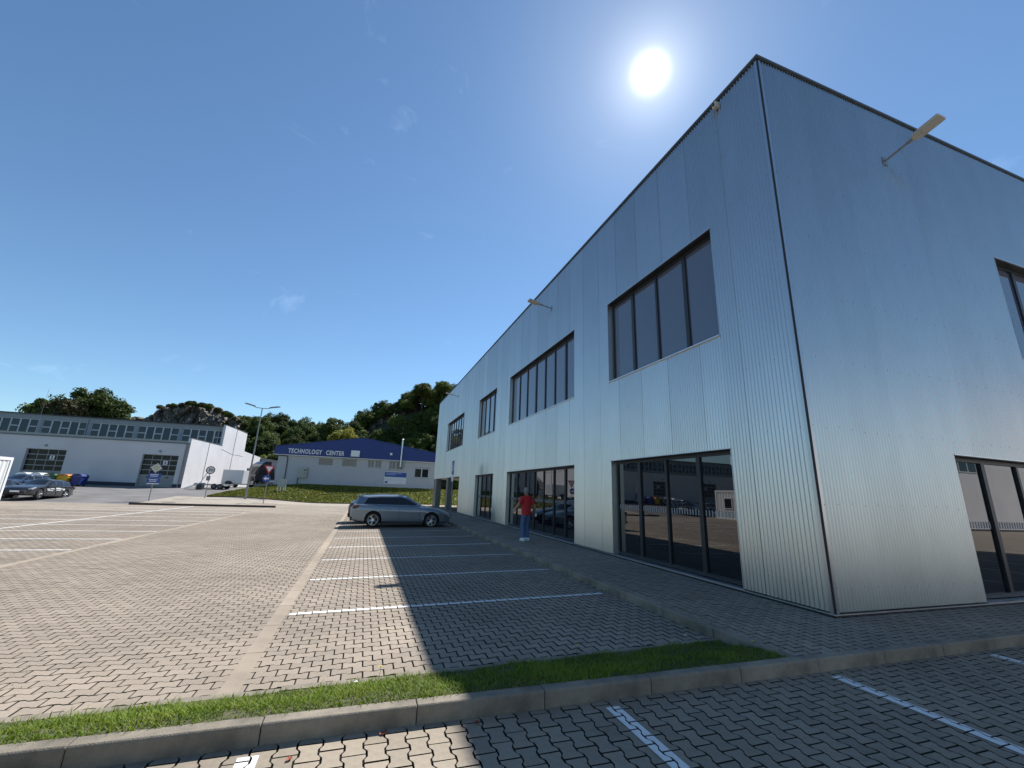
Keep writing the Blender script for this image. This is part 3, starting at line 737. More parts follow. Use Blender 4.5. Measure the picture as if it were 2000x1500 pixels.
# ------------------------------------------------------------------ white workshop hall on the left
A4 = math.radians(-4)
HZ0 = 0.82
HL = thing('workshop_hall', 'long white workshop hall with numbered grey doors and a high strip of windows', 'building', (-19.47, 58.0, HZ0), A4)
U0 = -64.0
doors = [(-4.38, -0.90, '4'), (-14.85, -11.35, '3'), (-25.3, -21.8, '2'), (-35.8, -32.3, '1'), (-46.3, -42.8, '')]
front = MB(); cur = U0
for a, b, n in sorted(doors):
    front.box(cur, 0, -.6, a, .3, 4.93); front.box(a, .001, 3.56, b, .3, 4.929); cur = b
front.box(cur, 0, -.6, -.001, .3, 4.93)
fw = front.build('front_wall', WHITEW, HL)
pb = MB(); cur = U0
for a, b, n in sorted(doors): pb.box(cur, -.025, -.6, a - .001, -.0005, .42); cur = b + .001
pb.box(cur, -.025, -.6, 0.0, -.0005, .42); pb.build('plinth', PLINTH, HL)
for a, b, n in doors:
    g = MB(); zt = 3.56; cols = 4; rows = 4; rz0 = 1.30
    g.box(a, .30, -.3, b, .34, rz0)
    ph = (zt - rz0) / rows; pw = (b - a) / cols
    for r in range(rows + 1):
        z = rz0 + ph * r; g.box(a, .299, z - .045, b, .345, z + .045)
    for c in range(cols + 1):
        x = a + pw * c; g.box(max(a, x - .03), .2985, rz0, min(b, x + .03), .3445, zt)
    gd = g.build('garage_door', GREYDOOR, HL)
    for r in range(rows):
        for c in range(cols):
            MB().box(a + pw * c + .03, .315, rz0 + ph * r + .045, a + pw * (c + 1) - .03, .33, rz0 + ph * (r + 1) - .045).build('door_pane', DOORPANE, gd)
    for x in (a + .8, b - .8): MB().box(x - .13, .285, 1.02, x + .13, .2995, 1.14).build('handle_plate', DARKM, gd)
    if n:
        cx = a + pw * 2.52; cz = rz0 + ph * 2.5
        np_ = MB().box(cx - .21, .300, cz - .21, cx + .21, .308, cz + .21).build('number_plate', SIGNW, gd)
        me = text_mesh(n, .46, .003, .012); me.materials.append(SIGNBLK)
        o = link(bpy.data.objects.new('numeral', me), np_); o.rotation_euler = (PI / 2, 0, 0); o.location = (cx - .13, .2965, cz - .16)
    lm = MB().box(a + 1.5, -.20, 3.86, a + 1.68, -.002, 3.92); lm.prism([(a + 1.46, 3.92), (a + 1.72, 3.92), (a + 1.59, 4.08)], -.16, -.03, 'y'); lm.build('door_lamp', STEEL, HL)
MB().box(U0, -.12, 4.931, -.02, .02, 5.03).build('gutter', mat('gutter blue grey', (.10, .14, .18), .5, metal=.3), HL)
MB().box(U0, .02, 4.935, -.31, 9.0, 5.25).box(U0, 9.3, 5.3, -.31, 17.5, 8.0).box(U0, 17.51, 4.0, -.31, 26, 5.1).build('roof', STEEL, HL)
# end wall in the sun, stepped outline
ew = MB().prism([(0, -.6), (26.2, -.6), (26.2, 5.2), (17.75, 5.58), (17.6, 8.28), (8.9, 8.42), (8.95, 5.58), (0, 5.60)], -.30, 0.0, 'x').build('end_wall', WHITEW, HL)
MB().box(-.32, -.02, 5.602, .03, 8.95, 5.65).box(-.32, 8.88, 8.423, .03, 17.62, 8.46).build('wall_coping', STEEL, ew)
for v_, z0, z1 in ((4.93, 0, 5.6), (13.2, 0, 8.34)): MB().box(.001, v_ - .035, z0, .03, v_ + .035, z1).build('joint_strip', STEEL, ew)
MB().path([(.02, 9, 5.15), (.02, 11, 4.95), (.02, 13, 4.75), (.02, 16, 4.8), (.02, 17.6, 4.75)], .014).build('cable', mat('cable grey', (.42, .42, .43), .7), ew)
MB().tube((-.35, -.10, 4.95), (-.35, -.10, 0), .055).build('downpipe', STEEL, HL)
# clerestory: band wall, windows with panes
groups = [(-0.36 - 4.66 * 1 - 5.07 * k, -0.36 - 5.07 * k) for k in range(12)]
cw = MB(); cur = U0
for a, b in sorted(groups):
    cw.box(cur, 9.0, 5.2, a, 9.28, 8.19); cw.box(a, 9.001, 5.2, b, 9.28, 5.76); cw.box(a, 9.002, 7.62, b, 9.28, 8.188); cur = b
cw.box(cur, 9.0, 5.2, -.305, 9.28, 8.19); cwo = cw.build('clerestory_wall', BLUEGREY, HL)
MB().box(U0, 8.70, 8.19, -.305, 9.4, 8.28).build('clerestory_roof_edge', PLINTH, HL)
for a, b in groups:
    fr = MB(); n = 5; pw = (b - a) / n
    for i in range(n + 1):
        x = a + pw * i; fr.box(max(a, x - .07), 9.10, 5.76, min(b, x + .07), 9.18, 7.62)
    fr.box(a, 9.1005, 5.76, b, 9.1805, 5.88); fr.box(a, 9.1005, 7.54, b, 9.1805, 7.62)
    for i in (0, 2, 4): fr.box(a + pw * i, 9.101, 6.64, a + pw * (i + 1), 9.181, 6.75)
    wo_ = fr.build('window', WHITEFR, HL)
    for i in range(n):
        for (z0, z1) in (((5.88, 6.64), (6.75, 7.54)) if i % 2 == 0 else ((5.88, 7.54),)):
            MB().box(a + pw * i + .07, 9.13, z0, a + pw * (i + 1) - .07, 9.14, z1).build('pane', PANEB, wo_)
for u_ in (-15.57, -0.7): MB().tube((u_, 8.92, 5.3), (u_, 8.92, 8.0), .055).build('downpipe', STEEL, HL)
MB().tube((-16.6, 3.0, 5.2), (-16.6, 3.0, 10.6), .02, .01, n=6).build('aerial_mast', STEEL, HL)
# grey annex behind the hall
AX = thing('grey_annex', 'low grey sheet clad annex behind the white hall, beside the blue building', 'building', (-19.47, 58.0, HZ0), A4)
MB().prism([(0.02, -.5), (14, -.5), (14, 3.2), (2, 4.75), (.02, 5.0)], 26.6, 44, 'y').build('wall', BLUEGREY, AX)
MB().prism([(0.0, 5.02), (2, 4.77), (14.2, 3.2), (14.2, 3.3), (2, 4.9), (0, 5.16)], 26.3, 44, 'y').build('roof', STEEL, AX)
MB().box(3, 26.53, 3.1, 9, 26.59, 3.3).build('blue_stripe', SIGNB, AX)

# hall standing behind the photographer, seen only as reflection in the glass doors
BH = thing('rear_hall', 'long white hall across the near car park, mirrored in the front glass doors', 'building', (0, -12.5, 0))
MB().box(5, -12, -.3, 150, 0, 7.2).build('wall', WHITEW, BH)
MB().box(4.9, -12.1, 7.201, 150.1, .1, 7.5).build('roof_edge', STEEL, BH)
MB().box(5, .001, -.3, 150, .03, .15).build('plinth', PLINTH, BH)
for k in range(9):
    x = 20 + 14 * k; f = MB().box(x, .002, 4.9, x + 4, .05, 6.4).build('window', WHITEFR, BH)
    for j in range(3): MB().box(x + .1 + 1.3 * j, .051, 5.0, x + 1.25 + 1.3 * j, .06, 6.3).build('pane', PANEB, f)

# ------------------------------------------------------------------ blue and white technology building
TZ = 1.59
TC = thing('office_building', 'low pale building with blue gable fascia lettered TECHNOLOGY CENTER', 'building', (-10.59, 60.0, TZ), A4); TC.scale = (1.0909, 1.0909, 1.0909)
TWd = 18.6; AP = 9.12
wins = [(4.27, 5.97, 2.38, 3.28, 'blind'), (6.87, 8.63, 2.36, 3.30, 'blind'), (9.79, 11.47, 2.39, 3.30, 'curtain'), (12.29, 13.98, 2.32, 3.30, 'curtain'), (15.42, 17.16, 1.49, 2.59, 'dark')]
wb = MB(); bh = .19; z = -.7
while z < 3.42:
    z1 = min(z + bh, 3.42); segs = [(0, TWd)]
    for a, b, w0, w1, k in wins:
        if z < w1 - .01 and z1 > w0 + .01: segs = [t for s_ in segs for t in ((s_[0], min(s_[1], a)), (max(s_[0], b), s_[1])) if t[1] - t[0] > .01]
    for s0, s1 in segs: wb.add([(s0, -.05, z), (s1, -.05, z), (s1, .0, z1), (s0, .0, z1), (s0, .0, z), (s1, .0, z)], [(0, 1, 2, 3), (0, 4, 5, 1)])
    z = z1
wb.box(0.001, .10, -.7, TWd, 14, 3.42); wb.box(-.03, -.024, -.7, .0, .1, 3.42)
wb.build('wall', SIDING, TC)
MB().prism([(-.48, 3.42), (TWd + .5, 3.42), (TWd + .5, 4.36), (AP + .5, 5.76), (AP - .5, 5.78), (-.48, 4.26)], -.30, -.02, 'y').build('fascia', BLUEF, TC)
MB().prism([(-.55, 4.27), (AP - .5, 5.79), (AP + .5, 5.77), (TWd + .55, 4.37), (TWd + .55, 4.43), (AP + .5, 5.84), (AP - .5, 5.86), (-.55, 4.34)], -.34, 14.2, 'y').build('roof', BLUEF, TC)
MB().box(-.50, -.31, 3.36, TWd + .5, -.02, 3.419).build('fascia_trim', SIGNW, TC)
for txt, u_, wd in (('TECHNOLOGY', 0.98, 3.62), ('CENTER', 5.05, 2.02)):
    me = text_mesh(txt, .72, .02, .020, 1.14); xs_ = [v.co.x for v in me.vertices]; me.materials.append(SIGNW)
    s = wd / (max(xs_) - min(xs_))
    for v in me.vertices: v.co.x = (v.co.x - min(xs_)) * s
    o = link(bpy.data.objects.new('lettering', me), TC); o.rotation_euler = (PI / 2, 0, 0); o.location = (u_, -.335, 3.63)
CURT = mat('curtain', (.30, .29, .27), .9, var=.15, vscale=3, stretch=(6, 1, .3))
for a, b, z0, z1, k in wins:
    f = MB().box(a, -.03, z0, b, .05, z0 + .07).box(a, -.03, z1 - .06, b, .05, z1).box(a, -.0295, z0 + .07, a + .07, .05, z1 - .06).box(b - .07, -.0295, z0 + .07, b, .05, z1 - .06)
    if k != 'blind':
        m_ = (a + b) / 2; f.box(m_ - .07, -.0285, z0 + .07, m_ + .07, .05, z1 - .06)
    wo_ = f.build('window', WHITEFR, TC)
    if k == 'blind': 
        nb = 14
        for j in range(nb):
            za = z0 + .07 + (z1 - z0 - .13) * j / nb; zb_ = z0 + .07 + (z1 - z0 - .13) * (j + 1) / nb
            if j % 7 == 0: mm = MB()
            mm.add([(a + .07, -.012, za), (b - .07, -.012, za), (b - .07, .004, zb_), (a + .07, .004, zb_)], [(0, 1, 2, 3)])
            if j % 7 == 6: mm.build('blind', BLIND, wo_)
    else:
        m_ = (a + b) / 2
        for s0, s1 in ((a + .07, m_ - .07), (m_ + .07, b - .07)):
            MB().box(s0, .02, z0 + .07, s1, .028, z1 - .06).build('pane', CURT if k == 'curtain' else DOORPANE, wo_)
            if k == 'curtain': MB().box(s0 + .3, .010, z0 + .07, s0 + .34, .0195, z1 - .06).build('sash', WHITEFR, wo_)
MB().box(7.84, -.62, 3.57, 8.81, -.301, 4.29).build('vent_box', SIGNW, TC, bevel=.02)
MB().box(12.3, -.38, 4.01, 12.58, -.301, 4.27).build('small_vent', SIGNW, TC)
ch = MB().tube((13.66, -.55, 2.65), (13.66, -.55, 5.95), .085, n=12).lathe([(.12, 5.92), (.12, 6.0), (.0, 6.1)], (13.66, -.55, 0), n=12).build('flue', TRIM, TC, smooth=True)
MB().path([(13.25, -.5, 2.55), (13.25, -.5, 3.2), (14.05, -.5, 3.2), (14.05, -.5, 2.55), (13.25, -.5, 2.55)], .035).tube((13.25, -.5, 2.9), (14.05, -.5, 2.9), .03).tube((13.66, -.5, 2.6), (13.66, -.02, 2.6), .05).build('flue_bracket', STEEL, ch)
cb_ = MB().box(2.40, -.32, .86, 3.30, -.023, 2.06).build('meter_cabinet', mat('cabinet', (.40, .42, .36), .6, var=.08), TC, bevel=.015)
MB().box(3.05, -.331, 1.35, 3.12, -.3205, 1.45).box(2.95, -.331, 1.70, 3.2, -.3205, 1.82).build('cabinet_lock', DARKM, cb_)
MB().tube((2.38, -.12, .86), (2.38, -.12, -.3), .04).build('cabinet_pipe', DARKM, TC)
MB().path([(-.1, -.1, 3.30), (.75, -.1, 3.30), (.92, -.1, 3.22), (1.0, -.1, 3.0), (1.03, -.1, -.3)], .045).build('downpipe', DARKM, TC)
sb = MB().box(11.92, -.10, .58, 14.52, -.024, 2.00).build('information_board', SIGNW, TC)
MB().box(11.94, -.106, 1.42, 14.50, -.1005, 1.98).build('board_header', SIGNB, sb)
MB().box(12.02, -.106, .68, 12.36, -.1005, .90).build('board_flag', SIGNB, sb)
m = MB()
for k, (z_, a, b) in enumerate([(1.80, 12.1, 13.9), (1.66, 12.1, 13.2)]): m.box(a, -.110, z_, b, -.1065, z_ + .07)
m.build('board_title', mat('pale blue print', (.35, .42, .62), .6), sb)
m = MB()
for k, (z_, a, b) in enumerate([(1.25, 12.0, 14.3), (1.14, 12.0, 14.0), (1.03, 12.0, 14.2), (.72, 13.5, 14.1)]): m.box(a, -.1055, z_, b, -.1005, z_ + .03)
m.build('board_print', mat('grey print', (.5, .52, .56), .6), sb)
t = thing('concrete_block', 'pale concrete block beside the left corner of the blue gabled building', 'block', (-11.75, 59.2, 0.85), A4)
MB().box(-.6, -.5, -.5, .75, .6, .75).build('block', CONC, t, bevel=.03)

# grass bank in front of it
FE = [(-13.6, 47.2), (-12.4, 47.9), (-10, 48.7), (-5, 49.8), (-0.9, 50.3), (4, 49.8), (9, 48.7), (16, 47.6), (32, 46.5)]
BE = [(-13.4, 47.5), (-12.6, 51.0), (-10.9, 54.9)] 
def bank_pt(s, t):
    x = -13.6 + 45.6 * s; yf = np.interp(x, [p[0] for p in FE], [p[1] for p in FE])
    yb = np.interp(x, [-13.6, -12.6, -11.2, -10.6, 9, 32], [47.5, 53.5, 59.7, 60.02, 58.66, 57.0])
    k = np.interp(x, [-13.6, -12, -10, -7.5], [0, .38, .82, 1])
    y = yf + (yb - yf) * t; h0 = H(x, y)
    prof = sm(t * 1.1) * .55 + .45 * min(1, t * 1.5)
    z = h0 + (1.66 - h0) * k * prof + .045 * mnoise.noise(Vector((x * .8, y * .8, 1))) * min(1, t * 5)
    return (x, y, z + .012)
def bank_at(x, y):
    s = (x + 13.6) / 45.6; y0 = bank_pt(s, 0)[1]; y1 = bank_pt(s, 1)[1]; return bank_pt(s, (y - y0) / (y1 - y0))[2]
V = []; F = []; ns, nt_ = 150, 20
for i in range(ns + 1):
    s = (i / ns) ** 1.15
    for j in range(nt_ + 1): V.append(bank_pt(s, j / nt_))
for i in range(ns):
    for j in range(nt_): a = i * (nt_ + 1) + j; F.append((a, a + nt_ + 1, a + nt_ + 2, a + 1))
me = bpy.data.meshes.new('grass_bank'); me.from_pydata(V, [], F); me.materials.append(BANK); me.polygons.foreach_set('use_smooth', np.ones(len(F), bool))
tag(link(bpy.data.objects.new('grass_bank', me)), 'sloping grass bank below the blue gabled building', kind='structure')
n = 26000; P = np.array([bank_pt(a, b) for a, b in zip(rng.random(n) ** 1.25 * .72, rng.random(n))]); hh = rng.uniform(.05, .17, n); ang = rng.uniform(0, 2 * PI, n); w_ = rng.uniform(.04, .10, n); ln = rng.normal(0, .06, (n, 2))
dx, dy = np.cos(ang) * w_, np.sin(ang) * w_
V = np.stack([P + np.stack([-dx, -dy, -.02 * np.ones(n)], 1), P + np.stack([dx, dy, -.02 * np.ones(n)], 1), P + np.stack([dx * .5 + ln[:, 0], dy * .5 + ln[:, 1], hh], 1), P + np.stack([-dx * .6 + ln[:, 0], -dy * .6 + ln[:, 1], hh * .9], 1)], 1).reshape(-1, 3)
tag(link(bpy.data.objects.new('bank_grass', quads_mesh('bank_grass', V, [BANKT], rng.random(n)))), 'tufted grass growing on the bank', 'grass', kind='stuff')
bk = MB()
pts = [(x, np.interp(x, [p[0] for p in FE], [p[1] for p in FE]) - .06) for x in np.linspace(-13.5, 31, 60)]
for (xa, ya), (xb, yb) in zip(pts[:-1], pts[1:]):
    za, zb_ = H(xa, ya), H(xb, yb); bk.add([(xa, ya - .08, za - .1), (xb, yb - .08, zb_ - .1), (xb, yb - .08, zb_ + .09), (xa, ya - .08, za + .09), (xa, ya + .08, za + .09), (xb, yb + .08, zb_ + .09)], [(0, 1, 2, 3), (3, 2, 5, 4)])
tag(bk.build('bank_kerb', mat('dark kerb', (.10, .075, .06), .9, var=.3)), 'dark kerb at the foot of the grass bank', kind='structure')
# kerbed traffic island edge
isl = thing('island_kerb', 'dark kerb edge of the traffic island behind the left bays', None); isl['kind'] = 'structure'
for k in range(10):
    xa = -15.7 + .93 * k; yy = 38.15 + .035 * k
    MB().box(xa + .004, yy, H(xa, yy) - .1, xa + .926, yy + .14, H(xa, yy) + .15).build('kerb_stone', mat('dark kerb', (.1, .075, .06)), isl)
cells = [(x, y) for x in range(-17, -6) for y in range(38, 47) if y > 38 and x > -16]
V = []; F = []
tag(sheet('island_paving', [(x * 1.0, y * 1.0) for x in range(-16, -9) for y in range(39, 47)], 0.012, CONC), 'pale paved traffic island with road signs')

# ------------------------------------------------------------------ street furniture
t = thing('street_lamp', 'tall grey street lamp with two arms behind the left parking bays', 'lamp', (-10.47, 46.9, H(-10.47, 46.9)), math.radians(8))
MB().tube((0, 0, 0), (0, 0, 1.2), .10, n=12).tube((0, 0, 1.2), (0, 0, 8.75), .085, .045, n=12).build('pole', STEEL, t, smooth=True)
for s in (-1, 1):
    MB().path([(0, 0, 8.72), (s * .5, 0, 8.75), (s * .7, 0, 8.82)], .035).build('arm', STEEL, t)
    MB().prism([(s * .6, 8.80), (s * 1.55, 9.02), (s * 1.55, 9.06), (s * 1.3, 9.08), (s * .6, 8.90)], -.14, .14, 'y').build('lamp_head', STEEL, t)
def post_thing(name, label, loc, h, r=.032, rz=0.0, cat='sign'):
    t = thing(name, label, cat, loc, rz); MB().tube((0, 0, 0), (0, 0, h), r).build('post', STEEL, t); return t
def diamond(t, z, s, tilt=0.0):
    M = Matrix.Translation((0, -.045, z)) @ Matrix.Rotation(tilt, 4, 'Y')
    a = MB().prism([(-s, 0), (0, -s), (s, 0), (0, s)], -.01, .01, 'y', M=M).build('sign_plate', SIGNW, t)
    MB().prism([(-s * .86, 0), (0, -s * .86), (s * .86, 0), (0, s * .86)], -.0135, -.0105, 'y', M=M).build('sign_face', SIGNY, a)
t = post_thing('priority_sign', 'pale diamond priority sign above two blue direction plates', (-16.05, 42.0, H(-16.05, 42)), 2.95, rz=math.radians(20))
diamond(t, 2.58, .37, math.radians(5))
for k, z in enumerate((1.98, 1.58)):
    p = MB().box(-.40, -.055, z - .17, .40, -.035, z + .17).build('direction_plate', SIGNB, t)
    m = MB()
    for j in range(2): m.box(-.30 + .04 * j, -.0585, z + .04 - .12 * j, .24 - .05 * j, -.0555, z + .09 - .12 * j)
    m.build('plate_lettering', SIGNW, p)
MB().box(-.38, -.055, 1.30, .38, -.035, 1.37).build('lower_plate', SIGNW, t)
t = post_thing('round_sign', 'round grey speed sign on a thin post in front of the sunlit end wall', (-13.38, 45.7, H(-13.38, 45.7)), 2.75, rz=math.radians(18))
d = MB().tube((0, -.05, 2.48), (0, -.03, 2.48), .35, n=28).build('sign_plate', SIGNK, t)
MB().lathe([(.35, -.052), (.29, -.056), (.28, -.0515)], (0, 0, 2.48), 'y', n=28).build('sign_rim', SIGNBLK, d)
MB().tube((0, -.0515, 2.48), (0, -.053, 2.48), .27, n=28).build('sign_face', SIGNW, d)
m = MB().box(-.13, -.0575, 2.33, -.07, -.0535, 2.63).box(-.07, -.0575, 2.57, .02, -.0535, 2.63); m.lathe([(.12, -.0535), (.12, -.0575), (.06, -.0575), (.06, -.0535)], (.09, 0, 2.48), 'y', n=16); m.build('sign_symbol', SIGNBLK, d)
MB().box(-.20, -.06, 1.55, .10, -.034, 1.95).build('lower_plate', SIGNK, t)
t = post_thing('yield_sign', 'red and white yield triangle above a round blue arrow sign', (-8.25, 43.5, H(-8.25, 43.5)), 3.25, rz=math.radians(10))
a = MB().prism([(-.44, 3.30), (.44, 3.30), (0, 2.54)], -.06, -.035, 'y').build('sign_plate', SIGNR, t)
MB().prism([(-.28, 3.20), (.28, 3.20), (0, 2.73)], -.0635, -.0605, 'y').build('sign_face', SIGNW, a)
b = MB().tube((-.1, -.065, 2.15), (-.1, -.04, 2.15), .32, n=26).build('round_plate', SIGNB, t)
MB().prism([(-.34, 2.15), (-.12, 2.33), (-.12, 2.21), (.1, 2.21), (.1, 2.09), (-.12, 2.09), (-.12, 1.97)], -.069, -.0655, 'y').build('arrow', SIGNW, b)
t = post_thing('notice_stand', 'pale notice boards on short posts beside the grass bank', (-8.6, 53.3, bank_at(-8.6, 53.3)), .6, rz=A4)
for k in range(2): 
    MB().box(-.44 + .45 * k, -.05, .45, -.02 + .45 * k, -.02, 1.35).build('board', mat('grey board', (.36, .38, .38), .6), t)
for x in (-.40, -.1, .2, .40): MB().tube((x, 0, -.4), (x, 0, .6), .035).build('leg', SIGNW, t)
# waste containers in front of door 3
def bin_(label, x, y, body, lid, s=1.0, dome=False):
    t = thing('waste_container', label, 'container', (x, y, H(x, y)), math.radians(86), 'waste containers by the white hall')
    w_, d_ = .62 * s, .5 * s
    m = MB(); lo = [(-w_ * .86, -d_ * .8), (w_ * .86, -d_ * .8), (w_ * .86, d_ * .8), (-w_ * .86, d_ * .8)]; hi = [(-w_, -d_), (w_, -d_), (w_, d_), (-w_, d_)]
    m.add([(a, b, .16) for a, b in lo] + [(a, b, 1.08 * s) for a, b in hi], [(3, 2, 1, 0), (4, 5, 6, 7), (0, 1, 5, 4), (1, 2, 6, 5), (2, 3, 7, 6), (3, 0, 4, 7)])
    m.box(-w_ * 1.03, -d_ * 1.05, 1.03 * s, w_ * 1.03, -d_ * .99, 1.10 * s); m.build('body', body, t)
    pr = [(-d_ * 1.02, 1.101 * s)] + [(d_ * 1.02 * math.sin(a), 1.10 * s + (.30 if dome else .16) * s * math.cos(a)) for a in np.linspace(-PI / 2 + .1, PI / 2 - .1, 9)] + [(d_ * 1.02, 1.101 * s)]
    l = MB().prism(pr, -w_ * .99, w_ * .99, 'x').build('lid', lid, t)
    MB().box(-w_ * .5, -d_ * 1.12, 1.08 * s, w_ * .5, -d_ * 1.06, 1.12 * s).build('handle', DARKM, l)
    for sx in (-1, 1):
        for sy in (-1, 1): MB().tube((sx * w_ * .7 - .03, sy * d_ * .6, .09), (sx * w_ * .7 + .03, sy * d_ * .6, .09), .09, n=10).build('wheel', TYRE, t)
        MB().tube((sx * w_, 0, .9 * s), (sx * w_ * 1.1, 0, .9 * s), .03).build('trunnion', STEEL, t)
    return t
GALV = mat('galvanised bin', (.42, .44, .45), .5, metal=.5, var=.15); SILV = mat('pale lid', (.62, .64, .65), .35, metal=.3); GREENB = mat('green plastic', (.02, .09, .03), .5); YELB = mat('yellow plastic', (.62, .36, .02), .5); ORB = mat('orange lid', (.55, .17, .02), .5); BLUB = mat('blue plastic', (.012, .025, .17), .45); DGR = mat('dark bin', (.05, .055, .06), .5)
bin_('dark waste container with pale rounded lid, leftmost of the row', -31.15, 54.6, DGR, SILV, .88, True)
bin_('galvanised waste container with pale rounded lid, second of the row', -30.20, 54.8, GALV, SILV, .88, True)
b3 = bin_('green waste container between the pale lidded one and the yellow one', -29.25, 55.0, GREENB, GREENB, .92)
MB().box(-.57, -.12, .55, -.545, .05, .75).box(-.56, .0, .35, -.535, .16, .46).build('sticker', SIGNW, b3)
bin_('yellow waste container with orange lid in the row by the hall', -28.35, 55.2, YELB, ORB, .92)
bin_('large dark blue waste container at the right end of the row', -27.35, 55.4, BLUB, BLUB, .88, True)
# office container at the left edge
t = thing('office_container', 'white office container with two windows at the left edge of the picture', 'container', (-21.68, 30.4, H(-21.7, 33)))
c_ = MB(); ycur = 0.0
prof = []
k = 0
while ycur < 6.05: prof.append((ycur, 0 if (k // 2) % 2 == 0 else -.03)); ycur += .09; k += 1
prof.append((6.06, 0))
c_.add([(p[1], p[0], .15) for p in prof] + [(p[1], p[0], 2.65) for p in prof], [(i, i + 1, len(prof) + i + 1, len(prof) + i) for i in range(len(prof) - 1)])
c_.box(-2.44, 0, .15, -.04, 6.06, 2.65); c_.build('shell', mat('container white', (.72, .74, .73), .55, var=.06), t)
fr = MB()
for y in (0, 5.92): fr.box(-.02, y, 0, .03, y + .16, 2.84); fr.box(-2.46, y, 0, -2.40, y + .16, 2.84)
fr.box(-.021, .16, 0, .031, 5.92, .16); fr.box(-.021, .16, 2.65, .031, 5.92, 2.839); fr.box(-2.4, .001, 2.651, -.022, 6.07, 2.838); fr.build('frame', SIGNW, t)
for y in (1.1, 3.9):
    f = MB().box(.001, y, 1.0, .05, y + 1.05, 1.08).box(.001, y, 2.02, .05, y + 1.05, 2.1).box(.001, y, 1.08, .05, y + .08, 2.02).box(.001, y + .97, 1.08, .05, y + 1.05, 2.02).build('window', SIGNW, t); MB().box(.002, y + .08, 1.08, .02, y + .97, 2.02).build('pane', DOORPANE, f)

# ------------------------------------------------------------------ vehicles
def boolean_cut(o, cutters):
    for c in cutters:
        md = o.modifiers.new('cut', 'BOOLEAN'); md.operation = 'DIFFERENCE'; md.object = c; md.solver = 'EXACT'
    dg = bpy.context.evaluated_depsgraph_get(); dg.update()
    me = bpy.data.meshes.new_from_object(o.evaluated_get(dg)); o.modifiers.clear(); o.data = me
    for c in cutters: bpy.data.objects.remove(c)
_wheel = {}
def wheel_meshes(r, w, rim, spokes):
    key = (r, w, rim.name, spokes)
    if key not in _wheel:
        ty = MB().lathe([(r * .70, -w * .5), (r * .93, -w * .5), (r * .985, -w * .38), (r, -w * .2), (r, w * .2), (r * .985, w * .38), (r * .93, w * .5), (r * .70, w * .5)], axis='y', n=30).mesh('tyre', TYRE, smooth=True)
        rm = MB(); rm.lathe([(0, w * .18), (r * .62, w * .18), (r * .66, w * .46), (r * .72, w * .47), (r * .72, -w * .47), (r * .60, -w * .4)], axis='y', n=30, m=1)
        rm.lathe([(r * .655, w * .44), (r * .665, w * .475), (r * .715, w * .478)], axis='y', n=30, m=0)
        for k in range(spokes):
            for s in (-1, 1):
                a = 2 * PI * k / spokes; p0 = Vector((math.sin(a) * .05, w * .40, math.cos(a) * .05)); a2 = a + s * .20; p1 = Vector((math.sin(a2) * r * .69, w * .43, math.cos(a2) * r * .69)); rm.tube(p0, p1, .020, .015, n=5, m=0)
        rm.tube((0, w * .2, 0), (0, w * .45, 0), .065, n=12, m=0)
        _wheel[key] = (ty, rm.mesh('rim', [rim, RIMD], smooth=True))
    return _wheel[key]
